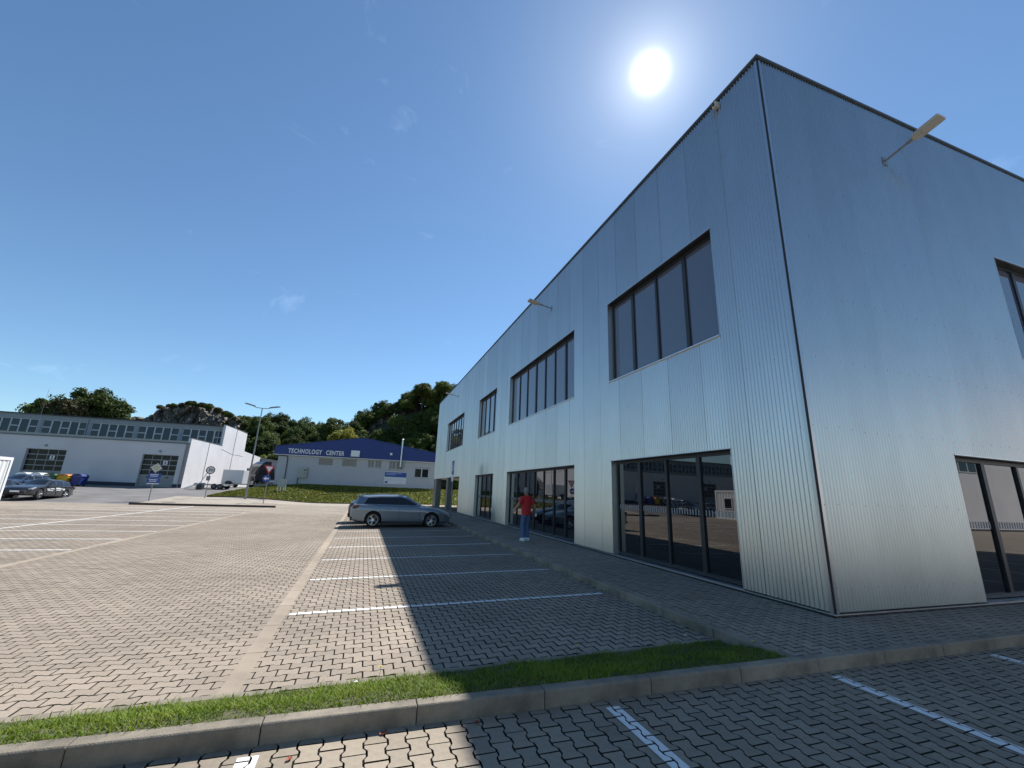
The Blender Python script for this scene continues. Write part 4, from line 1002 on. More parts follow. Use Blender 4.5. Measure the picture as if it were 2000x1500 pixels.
def make_car(name, label, loc, rz, paint, rim=RIM, spokes=5, group=None, estate=True, plate=True, rails=None, lettering=False, glass=CARGL):
    t = thing(name, label, 'car', loc, rz, group)
    X = np.array([-2.30, -2.27, -2.18, -1.9, -1.5, -1.0, -.5, 0, .5, .92, 1.3, 1.7, 2.0, 2.15, 2.25, 2.30])
    ZT = np.array([.66, .84, .98, 1.0, .99, .975, .965, .955, .95, .945, .90, .835, .76, .70, .62, .52])
    ZB = np.array([.44, .34, .27, .22, .20, .19, .19, .19, .19, .19, .19, .19, .20, .22, .26, .34])
    HWd = np.array([.68, .76, .83, .88, .895, .9, .9, .9, .9, .9, .895, .88, .83, .76, .66, .54])
    xs_ = np.unique(np.concatenate([np.linspace(-2.3, 2.3, 47), X])); n = len(xs_)
    def sec(x):
        zt, zb, h = np.interp(x, X, ZT), np.interp(x, X, ZB), np.interp(x, X, HWd); d = zt - zb
        p = [(0, zb), (h * .84, zb), (h * .955, zb + .05), (h * .985, zb + .22 * d), (h * .968, zb + .45 * d), (h * .995, zb + .66 * d), (h * .985, zb + .82 * d), (h * .945, zt - .028), (h * .875, zt), (h * .45, zt + .028), (0, zt + .036)]
        return [(x, y, z) for y, z in p] + [(x, -y, z) for y, z in p[-2:0:-1]]
    vs = []; k = 20
    for x in xs_: vs += sec(x)
    fs = [(i * k + j, i * k + (j + 1) % k, (i + 1) * k + (j + 1) % k, (i + 1) * k + j) for i in range(n - 1) for j in range(k)]
    fs += [tuple(range(k))[::-1], tuple(range((n - 1) * k, n * k))]
    me = bpy.data.meshes.new('body'); me.from_pydata([tuple(v) for v in vs], [], fs); me.materials.append(paint); me.materials.append(BLKPL)
    bm = bmesh.new(); bm.from_mesh(me); bmesh.ops.recalc_face_normals(bm, faces=bm.faces); bm.to_mesh(me); bm.free()
    body = bpy.data.objects.new('body', me); link(body)
    WX = (-1.29, 1.37); wr = .325; cut = []
    for wx in WX:
        for s in (-1, 1): cut.append(MB().tube((wx, s * .58, wr + .03), (wx, s * 1.2, wr + .03), wr + .055, n=28).build('cut', BLKPL))
    bpy.context.view_layer.update(); boolean_cut(body, cut)
    for p in body.data.polygons:
        c = p.center
        for wx in WX:
            if (c.x - wx) ** 2 + (c.z - wr - .03) ** 2 < (wr + .052) ** 2 and abs(c.y) > .5: p.material_index = 1 if 1 < len(body.data.materials) else 0
        if c.z < .235 and abs(c.y) > .5: p.material_index = 1
    shade(body.data, 32); body.parent = t
    # greenhouse
    Bt = [(1.02, 0), (.98, .35), (.87, .62), (.76, .725), (.3, .765), (-.12, .775), (-.20, .775), (-1.0, .77), (-1.07, .768), (-1.78, .74), (-2.05, .66), (-2.17, .35), (-2.19, 0)]
    if estate: Rf = [(.25, 0), (.22, .33), (.14, .50), (.06, .555), (-.05, .58), (-.20, .59), (-.27, .59), (-.98, .585), (-1.04, .585), (-1.55, .565), (-1.90, .51), (-2.02, .30), (-2.04, 0)]
    else: Rf = [(.25, 0), (.22, .33), (.14, .50), (.06, .555), (-.05, .575), (-.20, .58), (-.27, .58), (-.80, .56), (-.86, .555), (-1.20, .53), (-1.42, .47), (-1.50, .30), (-1.52, 0)]
    kind = 'WWASSBSCSDRR'
    zb = [.975, .975, .97, .965, .965, .965, .965, .975, .975, .99, 1.0, 1.0, 1.0]; zr = [1.385, 1.385, 1.37, 1.36, 1.385, 1.395, 1.395, 1.375, 1.37, 1.325, 1.33, 1.35, 1.355]
    if not estate: zr = [z - .0 if i < 8 else z - .03 for i, z in enumerate(zr)]
    L_ = [-.02, .10, .88, 1.0]; nb = len(Bt)
    def gp(i, l, s):
        f = L_[l]; bul = .022 * math.sin(PI * max(0, min(1, f)))
        x = Bt[i][0] + (Rf[i][0] - Bt[i][0]) * f; y = Bt[i][1] + (Rf[i][1] - Bt[i][1]) * f + (bul if Bt[i][1] > .5 else 0)
        if Bt[i][1] <= .5: x += bul if i < 3 else -bul
        return (x, s * y, zb[i] + (zr[i] - zb[i]) * f)
    pm = MB(); gl = {'W': MB(), 'S': MB(), 'R': MB(), 'B': MB()}
    for s in (1, -1):
        for i in range(nb - 1):
            for l in range(3):
                q = [gp(i, l, s), gp(i + 1, l, s), gp(i + 1, l + 1, s), gp(i, l + 1, s)]
                (gl[kind[i] if kind[i] in 'WSR' else 'B'] if (l == 1 and kind[i] in 'WSRBC') else pm).add(q, [(0, 1, 2, 3)])
            def rp(i, f): 
                e = min(1.0, min(i, nb - 1 - i) / 2.0); a = gp(i, 3, s); return (a[0], a[1] * (1 - f), a[2] + .075 * e * (1 - (1 - f) ** 2) ** .8)
            for f0, f1 in ((0, .12), (.12, .5), (.5, 1)): pm.add([rp(i, f0), rp(i + 1, f0), rp(i + 1, f1), rp(i, f1)], [(0, 1, 2, 3)])
    gh = pm.build('roof', paint, t, smooth=True); shade(gh.data, 50)
    for kk, nm in (('W', 'windscreen'), ('R', 'rear_window')): gl[kk].build(nm, glass, t, smooth=True)
    gl['B'].build('door_pillars', BLKPL, t)
    gs = gl['S']; h = len(gs.f) // 2
    for a, b in ((0, h), (h, 2 * h)):
        m = MB()
        for f in gs.f[a:b]: m.add([gs.v[i] for i in f], [(0, 1, 2, 3)])
        m.build('side_windows', glass, t)
    # trim
    ty, rm = wheel_meshes(wr, .215, rim, spokes)
    for wx in WX:
        for s in (1, -1):
            w_ = bpy.data.objects.new('wheel', ty); link(w_, t); w_.location = (wx, s * .785, wr); w_.rotation_euler = (0, random.uniform(0, 1), 0 if s > 0 else PI)
            r_ = bpy.data.objects.new('rim', rm); link(r_, w_)
    for s in (1, -1):
        MB().box(-.90, s * .855, .20, .97, s * .893, .265).build('sill_trim', BLKPL, t)
        for x in (-.62, .22): 
            MB().box(x - .10, s * .893, .80, x + .10, s * .920, .83).build('door_handle', paint, t, bevel=.006)
        for x in (-1.02, -.17, .80):
            MB().box(x - .003, s * .882, .30, x + .003, s * .8995, .93).build('door_gap', BLKPL, t)
        mi = MB().ball((.70, s * .96, 1.01), (.07, .10, .065)); mi.tube((.72, s * .80, .965), (.70, s * .92, .985), .022, n=6); mi.build('mirror', paint, t, smooth=True)
        tl = MB().prism([(-2.235, .80), (-2.20, .955), (-1.93, .95), (-1.97, .87), (-2.1, .80)], s * .60, s * .885, 'y').build('tail_lamp', TAIL, t, bevel=.012)
        hl_ = MB().prism([(2.235, .585), (2.20, .665), (1.86, .79), (1.80, .745), (2.05, .62)], s * .50, s * .855, 'y').build('head_lamp', HEADL, t, bevel=.012)
        MB().box(-2.31, s * .55, .36, -2.20, s * .80, .44).build('reflector', BLKPL, t, bevel=.01)
        if rails: MB().path([(.0, s * .57, 1.42), (-.2, s * .585, 1.455), (-1.2, s * .58, 1.45), (-1.6, s * .565, 1.40)], .016, n=6).build('roof_rail', rails, t)
    MB().box(2.20, -.55, .33, 2.305, .55, .50).build('grille', BLKPL, t, bevel=.02)
    if plate:
        MB().box(-2.312, -.26, .70, -2.285, .26, .81).build('rear_plate', SIGNW, t); MB().box(2.285, -.26, .40, 2.318, .26, .51).build('front_plate', SIGNW, t)
    MB().box(-2.29, -.62, .25, -2.20, .62, .36).build('rear_bumper', BLKPL, t, bevel=.02)
    if estate: MB().prism([(-1.80, 1.400), (-2.11, 1.372), (-2.12, 1.352), (-1.92, 1.34)], -.46, .46, 'y').build('roof_spoiler', paint, t)
    if estate: MB().prism([(-1.62, 1.42), (-1.80, 1.42), (-1.80, 1.475)], -.015, .015, 'y').build('aerial', paint, t)
    if lettering:
        for s in (1, -1):
            m = MB()
            for (x0, x1, z0, z1) in ((.55, .85, .66, .72), (.1, .5, .70, .76), (-.75, -.05, .72, .82), (-.6, -.1, .62, .67), (.2, .75, .58, .62), (-1.0, -.82, .66, .78)): m.box(x0, s * .90, z0, x1, s * .9035, z1)
            m.build('lettering', SIGNW, t)
    return t
SILVER = mat('silver paint', (.20, .235, .27), .32, metal=.6, coat=.8)
GRAPH = mat('graphite paint', (.055, .056, .060), .25, metal=.5, coat=.9)
NAVY = mat('navy paint', (.05, .075, .12), .22, metal=.5, coat=.9); DARKC = mat('dark grey paint', (.06, .065, .075), .25, metal=.5, coat=.8)
make_car('estate_car', 'silver estate car parked nose in towards the metal building', (1.84, 21.92, H(1.8, 21.9) - .005), 0.0, SILVER, rails=STEEL, group=None)
make_car('hatchback_car', 'dark car parked behind the silver estate car, only its tail showing', (1.66, 24.45, H(1.6, 24.4) - .005), .01, DARKC, estate=False)
zc = H(-21.9, 41.5)
c1 = make_car('lettered_estate_car', 'dark grey estate car with white lettering on its doors at the left', (-22.75, 41.75, zc + .0), math.radians(-92), GRAPH, rim=RIM, lettering=True)
c1.rotation_euler = (0, math.radians(-2.4), math.radians(-92))
make_car('blue_estate_car', 'dark blue estate car with bright roof rails behind the lettered car', (-26.9, 46.8, H(-27, 46.8) + .0), math.radians(-100), NAVY, rails=TRIM).rotation_euler = (0, math.radians(-2.5), math.radians(-100))
make_car('grey_hatchback_car', 'dark hatchback partly hidden by the white container at the left edge', (-25.0, 40.6, H(-25, 40.4)), math.radians(-92), DARKC, estate=False)

# --- lorry tractor beside the end wall
BLK = mat('lorry black', (.012, .013, .016), .25, coat=.8)
t = thing('lorry', 'black lorry tractor parked beside the sunlit white end wall', 'lorry', (-13.4, 71.5, H(-14.2, 66)), math.radians(-138))
cab = MB().prism([(1.0, .95), (2.75, .95), (2.82, 1.5), (2.72, 1.9), (2.35, 3.0), (2.0, 3.35), (.7, 3.4), (.62, 3.2), (.62, .95)], -1.24, 1.24, 'y').build('cab', BLK, t, bevel=.05)
MB().prism([(2.66, 1.95), (2.80, 1.95), (2.46, 2.85), (2.34, 2.85)], -1.08, 1.08, 'y').build('windscreen', CARGL, t)
MB().prism([(2.62, .38), (2.86, .38), (2.86, .95), (2.62, .95)], -1.22, 1.22, 'y').build('bumper', BLK, t, bevel=.03)
for s in (1, -1):
    MB().box(1.35, s * 1.235, 1.75, 2.3, s * 1.25, 2.5).build('side_window', CARGL, t); MB().box(2.84, s * .75, .62, 2.88, s * 1.1, .85).build('head_lamp', HEADL, t); MB().box(2.45, s * 1.28, 1.9, 2.6, s * 1.48, 2.7).build('mirror', BLKPL, t, bevel=.03)
    MB().prism([(-.2, 1.2), (.6, 1.2), (.6, 3.2), (.2, 3.1)], s * 1.10, s * 1.14, 'y').build('side_deflector', BLK, t)
    MB().box(-.9, s * .55, .55, .8, s * 1.15, 1.0).build('fuel_tank', TRIM, t, bevel=.06)
MB().box(2.865, -.85, 1.0, 2.885, .85, 1.55).build('grille', DARKM, t)
MB().prism([(.65, 3.4), (2.0, 3.36), (1.5, 3.72), (.65, 3.8)], -1.1, 1.1, 'y').build('roof_deflector', BLK, t, bevel=.05)
MB().box(-3.3, -.45, .75, 2.3, .45, 1.02).build('chassis', DARKM, t)
tyL, rmL = wheel_meshes(.50, .32, RIM, 8)
for x, ys_ in ((1.85, (1.05,)), (-1.9, (1.05, .72))):
    for y in ys_:
        for s in (1, -1):
            w_ = bpy.data.objects.new('wheel', tyL); link(w_, t); w_.location = (x, s * y, .50); w_.rotation_euler = (0, 0, 0 if s > 0 else PI); r_ = bpy.data.objects.new('rim', rmL); link(r_, w_)
for s in (1, -1): MB().prism([(-2.6, .6), (-2.45, 1.05), (-1.9, 1.18), (-1.35, 1.05), (-1.2, .6), (-1.26, .6), (-1.4, 1.0), (-1.9, 1.12), (-2.4, 1.0), (-2.54, .6)], s * .6, s * 1.24, 'y').build('mudguard', BLKPL, t)
tyS, rmS = wheel_meshes(.31, .19, STEEL, 5)
# --- box trailer
t = thing('box_trailer', 'small white box trailer standing in front of the black lorry', 'trailer', (-15.6, 63.2, H(-15.6, 63)), math.radians(-14))
MB().box(-1.25, -.75, .50, 1.25, .75, 2.15).build('box', mat('trailer white', (.62, .63, .64), .5, var=.05), t, bevel=.02)
m = MB()
for x in (-1.26, 1.22):
    for y in (-.76, .72): m.box(x, y, .48, x + .04, y + .04, 2.17)
m.box(-1.26, -.76, 2.13, 1.26, -.72, 2.175).build('edge_trim', TRIM, t)
MB().box(-1.25, -.6, .38, 2.1, -.5, .50).box(-1.25, .5, .38, 2.1, .6, .50).path([(2.0, -.55, .44), (2.6, 0, .44), (2.9, 0, .44)], .05).path([(2.0, .55, .44), (2.6, 0, .44)], .05).build('drawbar', STEEL, t)
for s in (1, -1):
    MB().prism([(-.75, .50), (-.62, .74), (-.35, .83), (-.05, .74), (.08, .50)], s * .755, s * .95, 'y').build('mudguard', BLKPL, t)
    w_ = bpy.data.objects.new('wheel', tyS); link(w_, t); w_.location = (-.34, s * .86, .31); w_.rotation_euler = (0, 0, 0 if s > 0 else PI); link(bpy.data.objects.new('rim', rmS), w_)
# --- low flatbed trailer
t = thing('flatbed_trailer', 'low flatbed trailer lying in front of the white end wall', 'trailer', (-16.0, 58.2, H(-16, 58)), math.radians(-8))
MB().box(-1.3, -.75, .42, 1.3, .75, .50).build('deck', mat('deck boards', (.16, .13, .10), .9, var=.3), t)
MB().box(-1.35, -.80, .38, 1.35, -.752, .56).box(-1.35, .752, .38, 1.35, .80, .56).box(-1.351, -.751, .38, -1.301, .751, .56).build('side_rail', TRIM, t)
MB().path([(-1.3, -.4, .40), (-2.2, 0, .40), (-2.6, 0, .42)], .04).path([(-1.3, .4, .40), (-2.2, 0, .40)], .04).tube((-2.3, 0, .4), (-2.3, 0, .0), .03).build('drawbar', STEEL, t)
for s in (1, -1):
    for x in (.0, .62): w_ = bpy.data.objects.new('wheel', tyS); link(w_, t); w_.location = (x, s * .90, .31); w_.rotation_euler = (0, 0, 0 if s > 0 else PI); link(bpy.data.objects.new('rim', rmS), w_)
# --- loading ramp leaning by the corner of the hall
t = thing('loading_ramp', 'pale metal loading ramp and bundle at the corner of the white hall', 'ramp', (-17.95, 56.7, H(-18, 56.7)), math.radians(-5))
for y in (-.28, .22): MB().box(0, y, 0, 1.5, y + .08, .09, M=Matrix.Translation((-.75, 0, .03)) @ Matrix.Rotation(math.radians(-22), 4, 'Y')).build('ramp_rail', TRIM, t)
M_ = Matrix.Translation((-.75, 0, .03)) @ Matrix.Rotation(math.radians(-22), 4, 'Y')
for k in range(7): MB().box(.12 + .2 * k, -.20, .02, .17 + .2 * k, .22, .06, M=M_).build('rung', TRIM, t)
MB().box(.45, -.35, .0, 1.0, .35, .55).build('stand', DARKM, t, bevel=.03)
MB().tube((.35, -.05, .0), (1.15, .0, 1.9), .05).build('leaning_post', TRIM, t)
MB().tube((.2, -.3, .60), (1.1, .2, .66), .09).build('bundle', STEEL, t)

# ------------------------------------------------------------------ walking man
def skin_obj(name, pts, edges, m, parent, sub=2, root=None):
    names = list(pts); me = bpy.data.meshes.new(name); me.from_pydata([pts[k][0] for k in names], [(names.index(a), names.index(b)) for a, b in edges], [])
    o = bpy.data.objects.new(name, me); link(o)
    md = o.modifiers.new('skin', 'SKIN'); md.use_smooth_shade = True; md.branch_smoothing = .6
    if not me.skin_vertices: 
        bm = bmesh.new(); bm.from_mesh(me); bm.verts.layers.skin.verify(); bm.to_mesh(me); bm.free()
    for i, k in enumerate(names):
        r = pts[k][1]; me.skin_vertices[0].data[i].radius = r if isinstance(r, tuple) else (r, r)
        me.skin_vertices[0].data[i].use_root = (k == (root or names[0]))
    s = o.modifiers.new('sub', 'SUBSURF'); s.levels = sub; s.render_levels = sub
    dg = bpy.context.evaluated_depsgraph_get(); dg.update(); res = bpy.data.meshes.new_from_object(o.evaluated_get(dg)); bpy.data.objects.remove(o)
    res.materials.clear(); res.materials.append(m); res.polygons.foreach_set('use_smooth', np.ones(len(res.polygons), bool))
    return link(bpy.data.objects.new(name, res), parent)
man = thing('person', 'man in a red polo shirt and blue jeans walking away along the sidewalk', 'person', (5.46, 14.30, SW), math.radians(6))
J = dict(pel=((0, 0, .96), (.155, .105)), wai=((0, .01, 1.12), (.155, .11)), che=((0, .0, 1.32), (.165, .115)), upp=((0, -.01, 1.45), (.11, .085)), nec=((0, .01, 1.54), .056), hea=((0, .03, 1.60), .07),
         lsh=((-.165, -.01, 1.42), .056), lel=((-.345, -.06, 1.19), .044), lwr=((-.46, .03, .99), .030), lpa=((-.485, .06, .93), (.036, .022)),
         rsh=((.165, -.01, 1.42), .056), rel=((.30, -.07, 1.17), .044), rwr=((.385, .04, .965), .030), rpa=((.40, .075, .90), (.036, .022)),
         lhi=((-.095, 0, .88), .085), lkn=((-.105, .05, .50), .058), lan=((-.115, -.06, .10), .040), lto=((-.125, .06, .045), .036),
         rhi=((.095, 0, .88), .085), rkn=((.085, .10, .51), .058), ran=((.075, .02, .10), .040), rto=((.08, .15, .045), .036))
E_ = [('pel', 'wai'), ('wai', 'che'), ('che', 'upp'), ('upp', 'nec'), ('nec', 'hea'), ('upp', 'lsh'), ('lsh', 'lel'), ('lel', 'lwr'), ('lwr', 'lpa'), ('upp', 'rsh'), ('rsh', 'rel'), ('rel', 'rwr'), ('rwr', 'rpa'),
      ('pel', 'lhi'), ('lhi', 'lkn'), ('lkn', 'lan'), ('lan', 'lto'), ('pel', 'rhi'), ('rhi', 'rkn'), ('rkn', 'ran'), ('ran', 'rto')]
sc = lambda r, k: tuple(a * k for a in r) if isinstance(r, tuple) else r * k
bodyp = {k: (v[0], sc(v[1], .86)) if k in ('pel', 'wai', 'che', 'lhi', 'rhi', 'lkn', 'rkn', 'lan', 'ran', 'lto', 'rto') else v for k, v in J.items()}
bo = skin_obj('body', bodyp, E_, SKIN, man, root='pel')
hd = MB().ball((0, .03, 1.665), (.086, .106, .126), nu=18, nv=12)
hd.ball((0, .128, 1.655), (.014, .022, .022), nu=8, nv=6)
for s in (-1, 1): hd.ball((s * .080, .02, 1.660), (.012, .022, .032), nu=8, nv=6)
hd.ball((0, .108, 1.61), (.03, .015, .008), nu=8, nv=5)
hd.build('head', SKIN, man, smooth=True)
m = MB()
for s in (-1, 1): m.ball((s * .03, .118, 1.678), (.012, .008, .009), nu=8, nv=5)
m.build('eyes', DARKM, man)
hb = MB(); vs = []; nu, nv = 20, 10
for j in range(nv + 1):
    for i in range(nu):
        a = 2 * PI * i / nu; ph = (PI * .80) * j / nv; fr_ = max(0, math.sin(a)); k = 1.055 if ph < PI * .76 - 1.30 * fr_ else .93
        vs.append((.086 * k * math.sin(ph) * math.cos(a), .03 + .106 * k * math.sin(ph) * math.sin(a), 1.667 + .126 * 1.05 * math.cos(ph)))
hb.add(vs, [(j * nu + i, (j + 1) * nu + i, (j + 1) * nu + (i + 1) % nu, j * nu + (i + 1) % nu) for j in range(nv) for i in range(nu)]); hb.build('hair', HAIR, man, smooth=True)
for sgn, pa, wr_ in ((-1, J['lpa'][0], J['lwr'][0]), (1, J['rpa'][0], J['rwr'][0])):
    pa = Vector(pa); wd = (pa - Vector(wr_)).normalized(); side = Vector((0, 1, 0)).cross(wd).normalized(); fwd = Vector((0, .9, -.2)).normalized()
    for f in range(4):
        b0 = pa + fwd * (.024 - .016 * f) * 1.0 + wd * .008; ln = (.068, .076, .072, .056)[f]
        b1 = b0 + wd * ln * .5 - side * sgn * .004; b2 = b1 + wd * ln * .32 - side * sgn * .018; b3 = b2 + wd * ln * .2 - side * sgn * .02
        skin_obj('finger', {'a': (b0, .0095), 'b': (b1, .0088), 'c': (b2, .008), 'd': (b3, .0065)}, [('a', 'b'), ('b', 'c'), ('c', 'd')], SKIN, man, sub=1)
    b0 = pa + fwd * .026 - wd * .03; skin_obj('thumb', {'a': (b0, .011), 'b': (b0 + fwd * .028 + wd * .022, .0098), 'c': (b0 + fwd * .034 + wd * .05, .008)}, [('a', 'b'), ('b', 'c')], SKIN, man, sub=1)
shp = dict(hem=((0, 0, .835), (.180, .136)), he2=((0, 0, .85), (.182, .138)), pel=((0, 0, .95), (.186, .140)), wai=((0, .01, 1.10), (.198, .155)), che=((0, 0, 1.31), (.204, .145)), upp=((0, -.01, 1.445), (.155, .112)), nec=((0, .0, 1.515), .080), ne2=((0, .004, 1.535), .072),
           lsh=((-.170, -.01, 1.425), .098), lsl=((-.262, -.035, 1.26), .074), lse=((-.300, -.048, 1.185), .070), rsh=((.170, -.01, 1.425), .098), rsl=((.240, -.04, 1.245), .074), rse=((.272, -.055, 1.175), .070))
skin_obj('polo_shirt', shp, [('hem', 'he2'), ('he2', 'pel'), ('pel', 'wai'), ('wai', 'che'), ('che', 'upp'), ('upp', 'nec'), ('nec', 'ne2'), ('upp', 'lsh'), ('lsh', 'lsl'), ('lsl', 'lse'), ('upp', 'rsh'), ('rsh', 'rsl'), ('rsl', 'rse')], RED, man, root='che')
jn = dict(wst=((0, 0, 1.02), (.150, .112)), pel=((0, 0, .94), (.150, .115)), lhi=((-.098, 0, .84), .112), lkn=((-.108, .045, .50), .082), lca=((-.112, .0, .28), .080), lan=((-.117, -.055, .085), .072), rhi=((.098, 0, .84), .112), rkn=((.088, .095, .51), .082), rca=((.08, .06, .28), .080), ran=((.075, .015, .085), .072))
skin_obj('jeans', jn, [('wst', 'pel'), ('pel', 'lhi'), ('lhi', 'lkn'), ('lkn', 'lca'), ('lca', 'lan'), ('pel', 'rhi'), ('rhi', 'rkn'), ('rkn', 'rca'), ('rca', 'ran')], JEANS, man, root='wst')
for x, y in ((-.12, -.01), (.077, .075)):
    s_ = MB(); s_.prism([(-.13, .0), (.155, .0), (.17, .03), (.15, .06), (.05, .10), (-.06, .115), (-.13, .10), (-.145, .04)], -.045, .045, 'x'); s_.build('shoe', SIGNW, man, bevel=.018, smooth=True).location = (x, y, 0)
t = thing('phone', 'small pale phone held in the right hand of the walking man', 'phone', man.matrix_world @ Vector((0, 0, 0)) if False else (5.46 + .405, 14.30 + .10, SW + .86), math.radians(6))
MB().box(-.035, -.005, -.06, .035, .005, .06).build('case', SIGNW, t, bevel=.003)

# ------------------------------------------------------------------ hills, cliffs and trees
RX = [-140, -100, -80, -60, -45, -32, -17, -9, -5, -1.3, 4, 10, 16, 22, 40, 70, 120]
RZ = [4, 5, 7, 9.5, 11, 12.0, 11.3, 11.7, 13.5, 17.5, 21, 24.2, 26.6, 28.0, 30, 30, 26]
def hill_z(x, y):
    r = np.interp(x * (130 / max(y, 105)) if y > 20 else x, RX, RZ); y0 = 92 + 4 * math.sin(x * .07)
    return .6 + (r - .6) * sm((y - y0) / (131 - y0)) + 1.2 * mnoise.noise(Vector((x * .06, y * .06, 0))) * sm((y - y0) / 20)
V = []; F = []; gx = np.linspace(-140, 120, 105); gy = list(np.linspace(90, 134, 30)) + [145, 160, 190, 240]
for y in gy:
    for x in gx: V.append((x, y, hill_z(x, y) - (0 if y < 160 else (y - 160) * .2)))
nx = len(gx)
for j in range(len(gy) - 1):
    for i in range(nx - 1): F.append((j * nx + i, j * nx + i + 1, (j + 1) * nx + i + 1, (j + 1) * nx + i))
me = bpy.data.meshes.new('hill'); me.from_pydata(V, [], F); me.materials.append(mat('hill scrub', (.045, .055, .02), 1, var=.4, vscale=.3)); me.polygons.foreach_set('use_smooth', np.ones(len(F), bool))
tag(link(bpy.data.objects.new('hill', me)), 'wooded hillside behind the buildings', kind='structure')
def rock(name, label, xt, zt, y0, z0, depth, nx=170, nz=70, seed=0, amp=1.5):
    """a rock face: outline xt/zt, front at y0, leaning back by depth"""
    xs_ = np.linspace(xt[0], xt[-1], nx); V = []; F = []
    for i, x in enumerate(xs_):
        zt_ = np.interp(x, xt, zt) + .45 * mnoise.noise(Vector((x * .9, seed, 0))) + .25 * mnoise.noise(Vector((x * 2.7, seed, 0)))
        for j in range(nz + 1):
            f = j / nz
            if f <= .8: g = f / .8; z = z0 + (zt_ - z0) * g; y = y0 + depth * g ** 1.5
            else: g = (f - .8) / .2; z = zt_ - .8 * g ** 2; y = y0 + depth + 9 * g
            p = Vector((x * .16, z * .13 + x * .05, seed)); 
            rid = mnoise.noise(p * 1.3); blk = 0.0
            for sc_, am in ((.34, 1.0), (.85, .55), (1.9, .26)):
                d_, q_ = mnoise.voronoi(Vector((x * sc_ + z * sc_ * .25, z * sc_ * .62 - x * sc_ * .12, seed)))
                blk += am * (mnoise.noise(q_[0] * 5.7 + Vector((.3, .7, .1))) * 1.1 + min(.5, (d_[1] - d_[0]) * 1.4) - .4 + (x * sc_ - q_[0].x) * .35)
            fine = mnoise.fractal(Vector((x * .8, z * .5, seed + 4)), .9, 2.2, 4); e = min(1, f * 6) * (1 if f <= .8 else max(0, 1 - (f - .8) * 5))
            V.append((x + .4 * fine * e, y - e * amp * (rid * .9 + blk * 1.25 + fine * .35), z + .3 * fine * e * (1 if f < .75 else .2)))
    for i in range(nx - 1):
        for j in range(nz): a = i * (nz + 1) + j; F.append((a, a + nz + 1, a + nz + 2, a + 1))
    me = bpy.data.meshes.new(name); me.from_pydata(V, [], F); me.materials.append(ROCK)
    bm = bmesh.new(); bm.from_mesh(me); bmesh.ops.recalc_face_normals(bm, faces=bm.faces); bm.to_mesh(me); bm.free()
    return tag(link(bpy.data.objects.new(name, me)), label, 'cliff')
rock('rock_cliff', 'broad grey rock cliff with scrub on top above the white hall', [-51.5, -50.2, -48.5, -46.3, -44, -42.7, -40, -37, -34.5, -32.7, -30.5, -29.2, -27.5, -26, -24], [13.5, 14.6, 15.3, 17.4, 18.2, 18.6, 19.1, 19.0, 18.6, 17.7, 16.6, 15.8, 14.4, 12.8, 10], 105.5, 3, 5.5, seed=3)
rock('small_crag', 'small grey crag between the left trees and the broad cliff', [-58, -56, -54.5, -53, -51.8, -50.6, -49.6], [12, 14.2, 15.2, 15.4, 15.1, 13.6, 11], 107, 3, 3.5, nx=70, nz=44, seed=11, amp=.9)
rock('hill_crag', 'pale rock face on the left shoulder of the right hill', [-7.5, -5.5, -3.5, -1.5, .8, 3.0, 5.0, 6.5], [12.5, 15.2, 18, 20.8, 22.6, 24, 24.2, 21], 119, 8, 5, nx=90, nz=60, seed=21, amp=1.1)
rock('upper_crag', 'dark rock band near the crest of the right hill', [6, 8, 10, 12, 14.5, 16], [23.0, 26.2, 27.3, 27.4, 27.0, 24], 121, 17, 4.5, nx=60, nz=40, seed=33, amp=.8)

def crown_mesh(name, rx, rz, nclump, nleaf, leaf, seed, m, droop=0.0, dense=1.0):
    r = np.random.default_rng(seed); cl = []
    for _ in range(nclump):
        d = r.normal(size=3); d /= np.linalg.norm(d); q = r.uniform(.25, 1) ** .45
        if d[2] < -.55: d[2] *= .4
        cl.append((d[0] * rx * q * .82, d[1] * rx * q * .82, d[2] * rz * q * .82, r.uniform(.22, .40) * rx))
    cl = np.array(cl); P = []; Nn = []; rr = []
    per = max(4, nleaf // nclump)
    for c in cl:
        d = r.normal(size=(per, 3)); d /= np.linalg.norm(d, axis=1)[:, None]; q = r.uniform(.45, 1.05, per)[:, None]
        P.append(c[:3] + d * q * c[3] * np.array([1, 1, .72])); Nn.append(d + r.normal(0, .7, (per, 3)) + np.array([0, 0, .35])); rr.append(np.clip(r.normal(.5 + r.normal(0, .16), .16, per), 0, 1))
    P = np.concatenate(P); Nn = np.concatenate(Nn); rr = np.concatenate(rr); n = len(P); Nn /= np.linalg.norm(Nn, axis=1)[:, None]
    a = np.cross(Nn, r.normal(size=(n, 3))); a /= np.linalg.norm(a, axis=1)[:, None]; b = np.cross(Nn, a); s = leaf * r.uniform(.55, 1.3, n)[:, None]
    V = np.stack([P - a * s * .5, P + b * s * .32 + Nn * s * .06, P + a * s * .55, P - b * s * .36 - Nn * s * .04], 1).reshape(-1, 3)
    return quads_mesh(name, V, [m], rr), cl
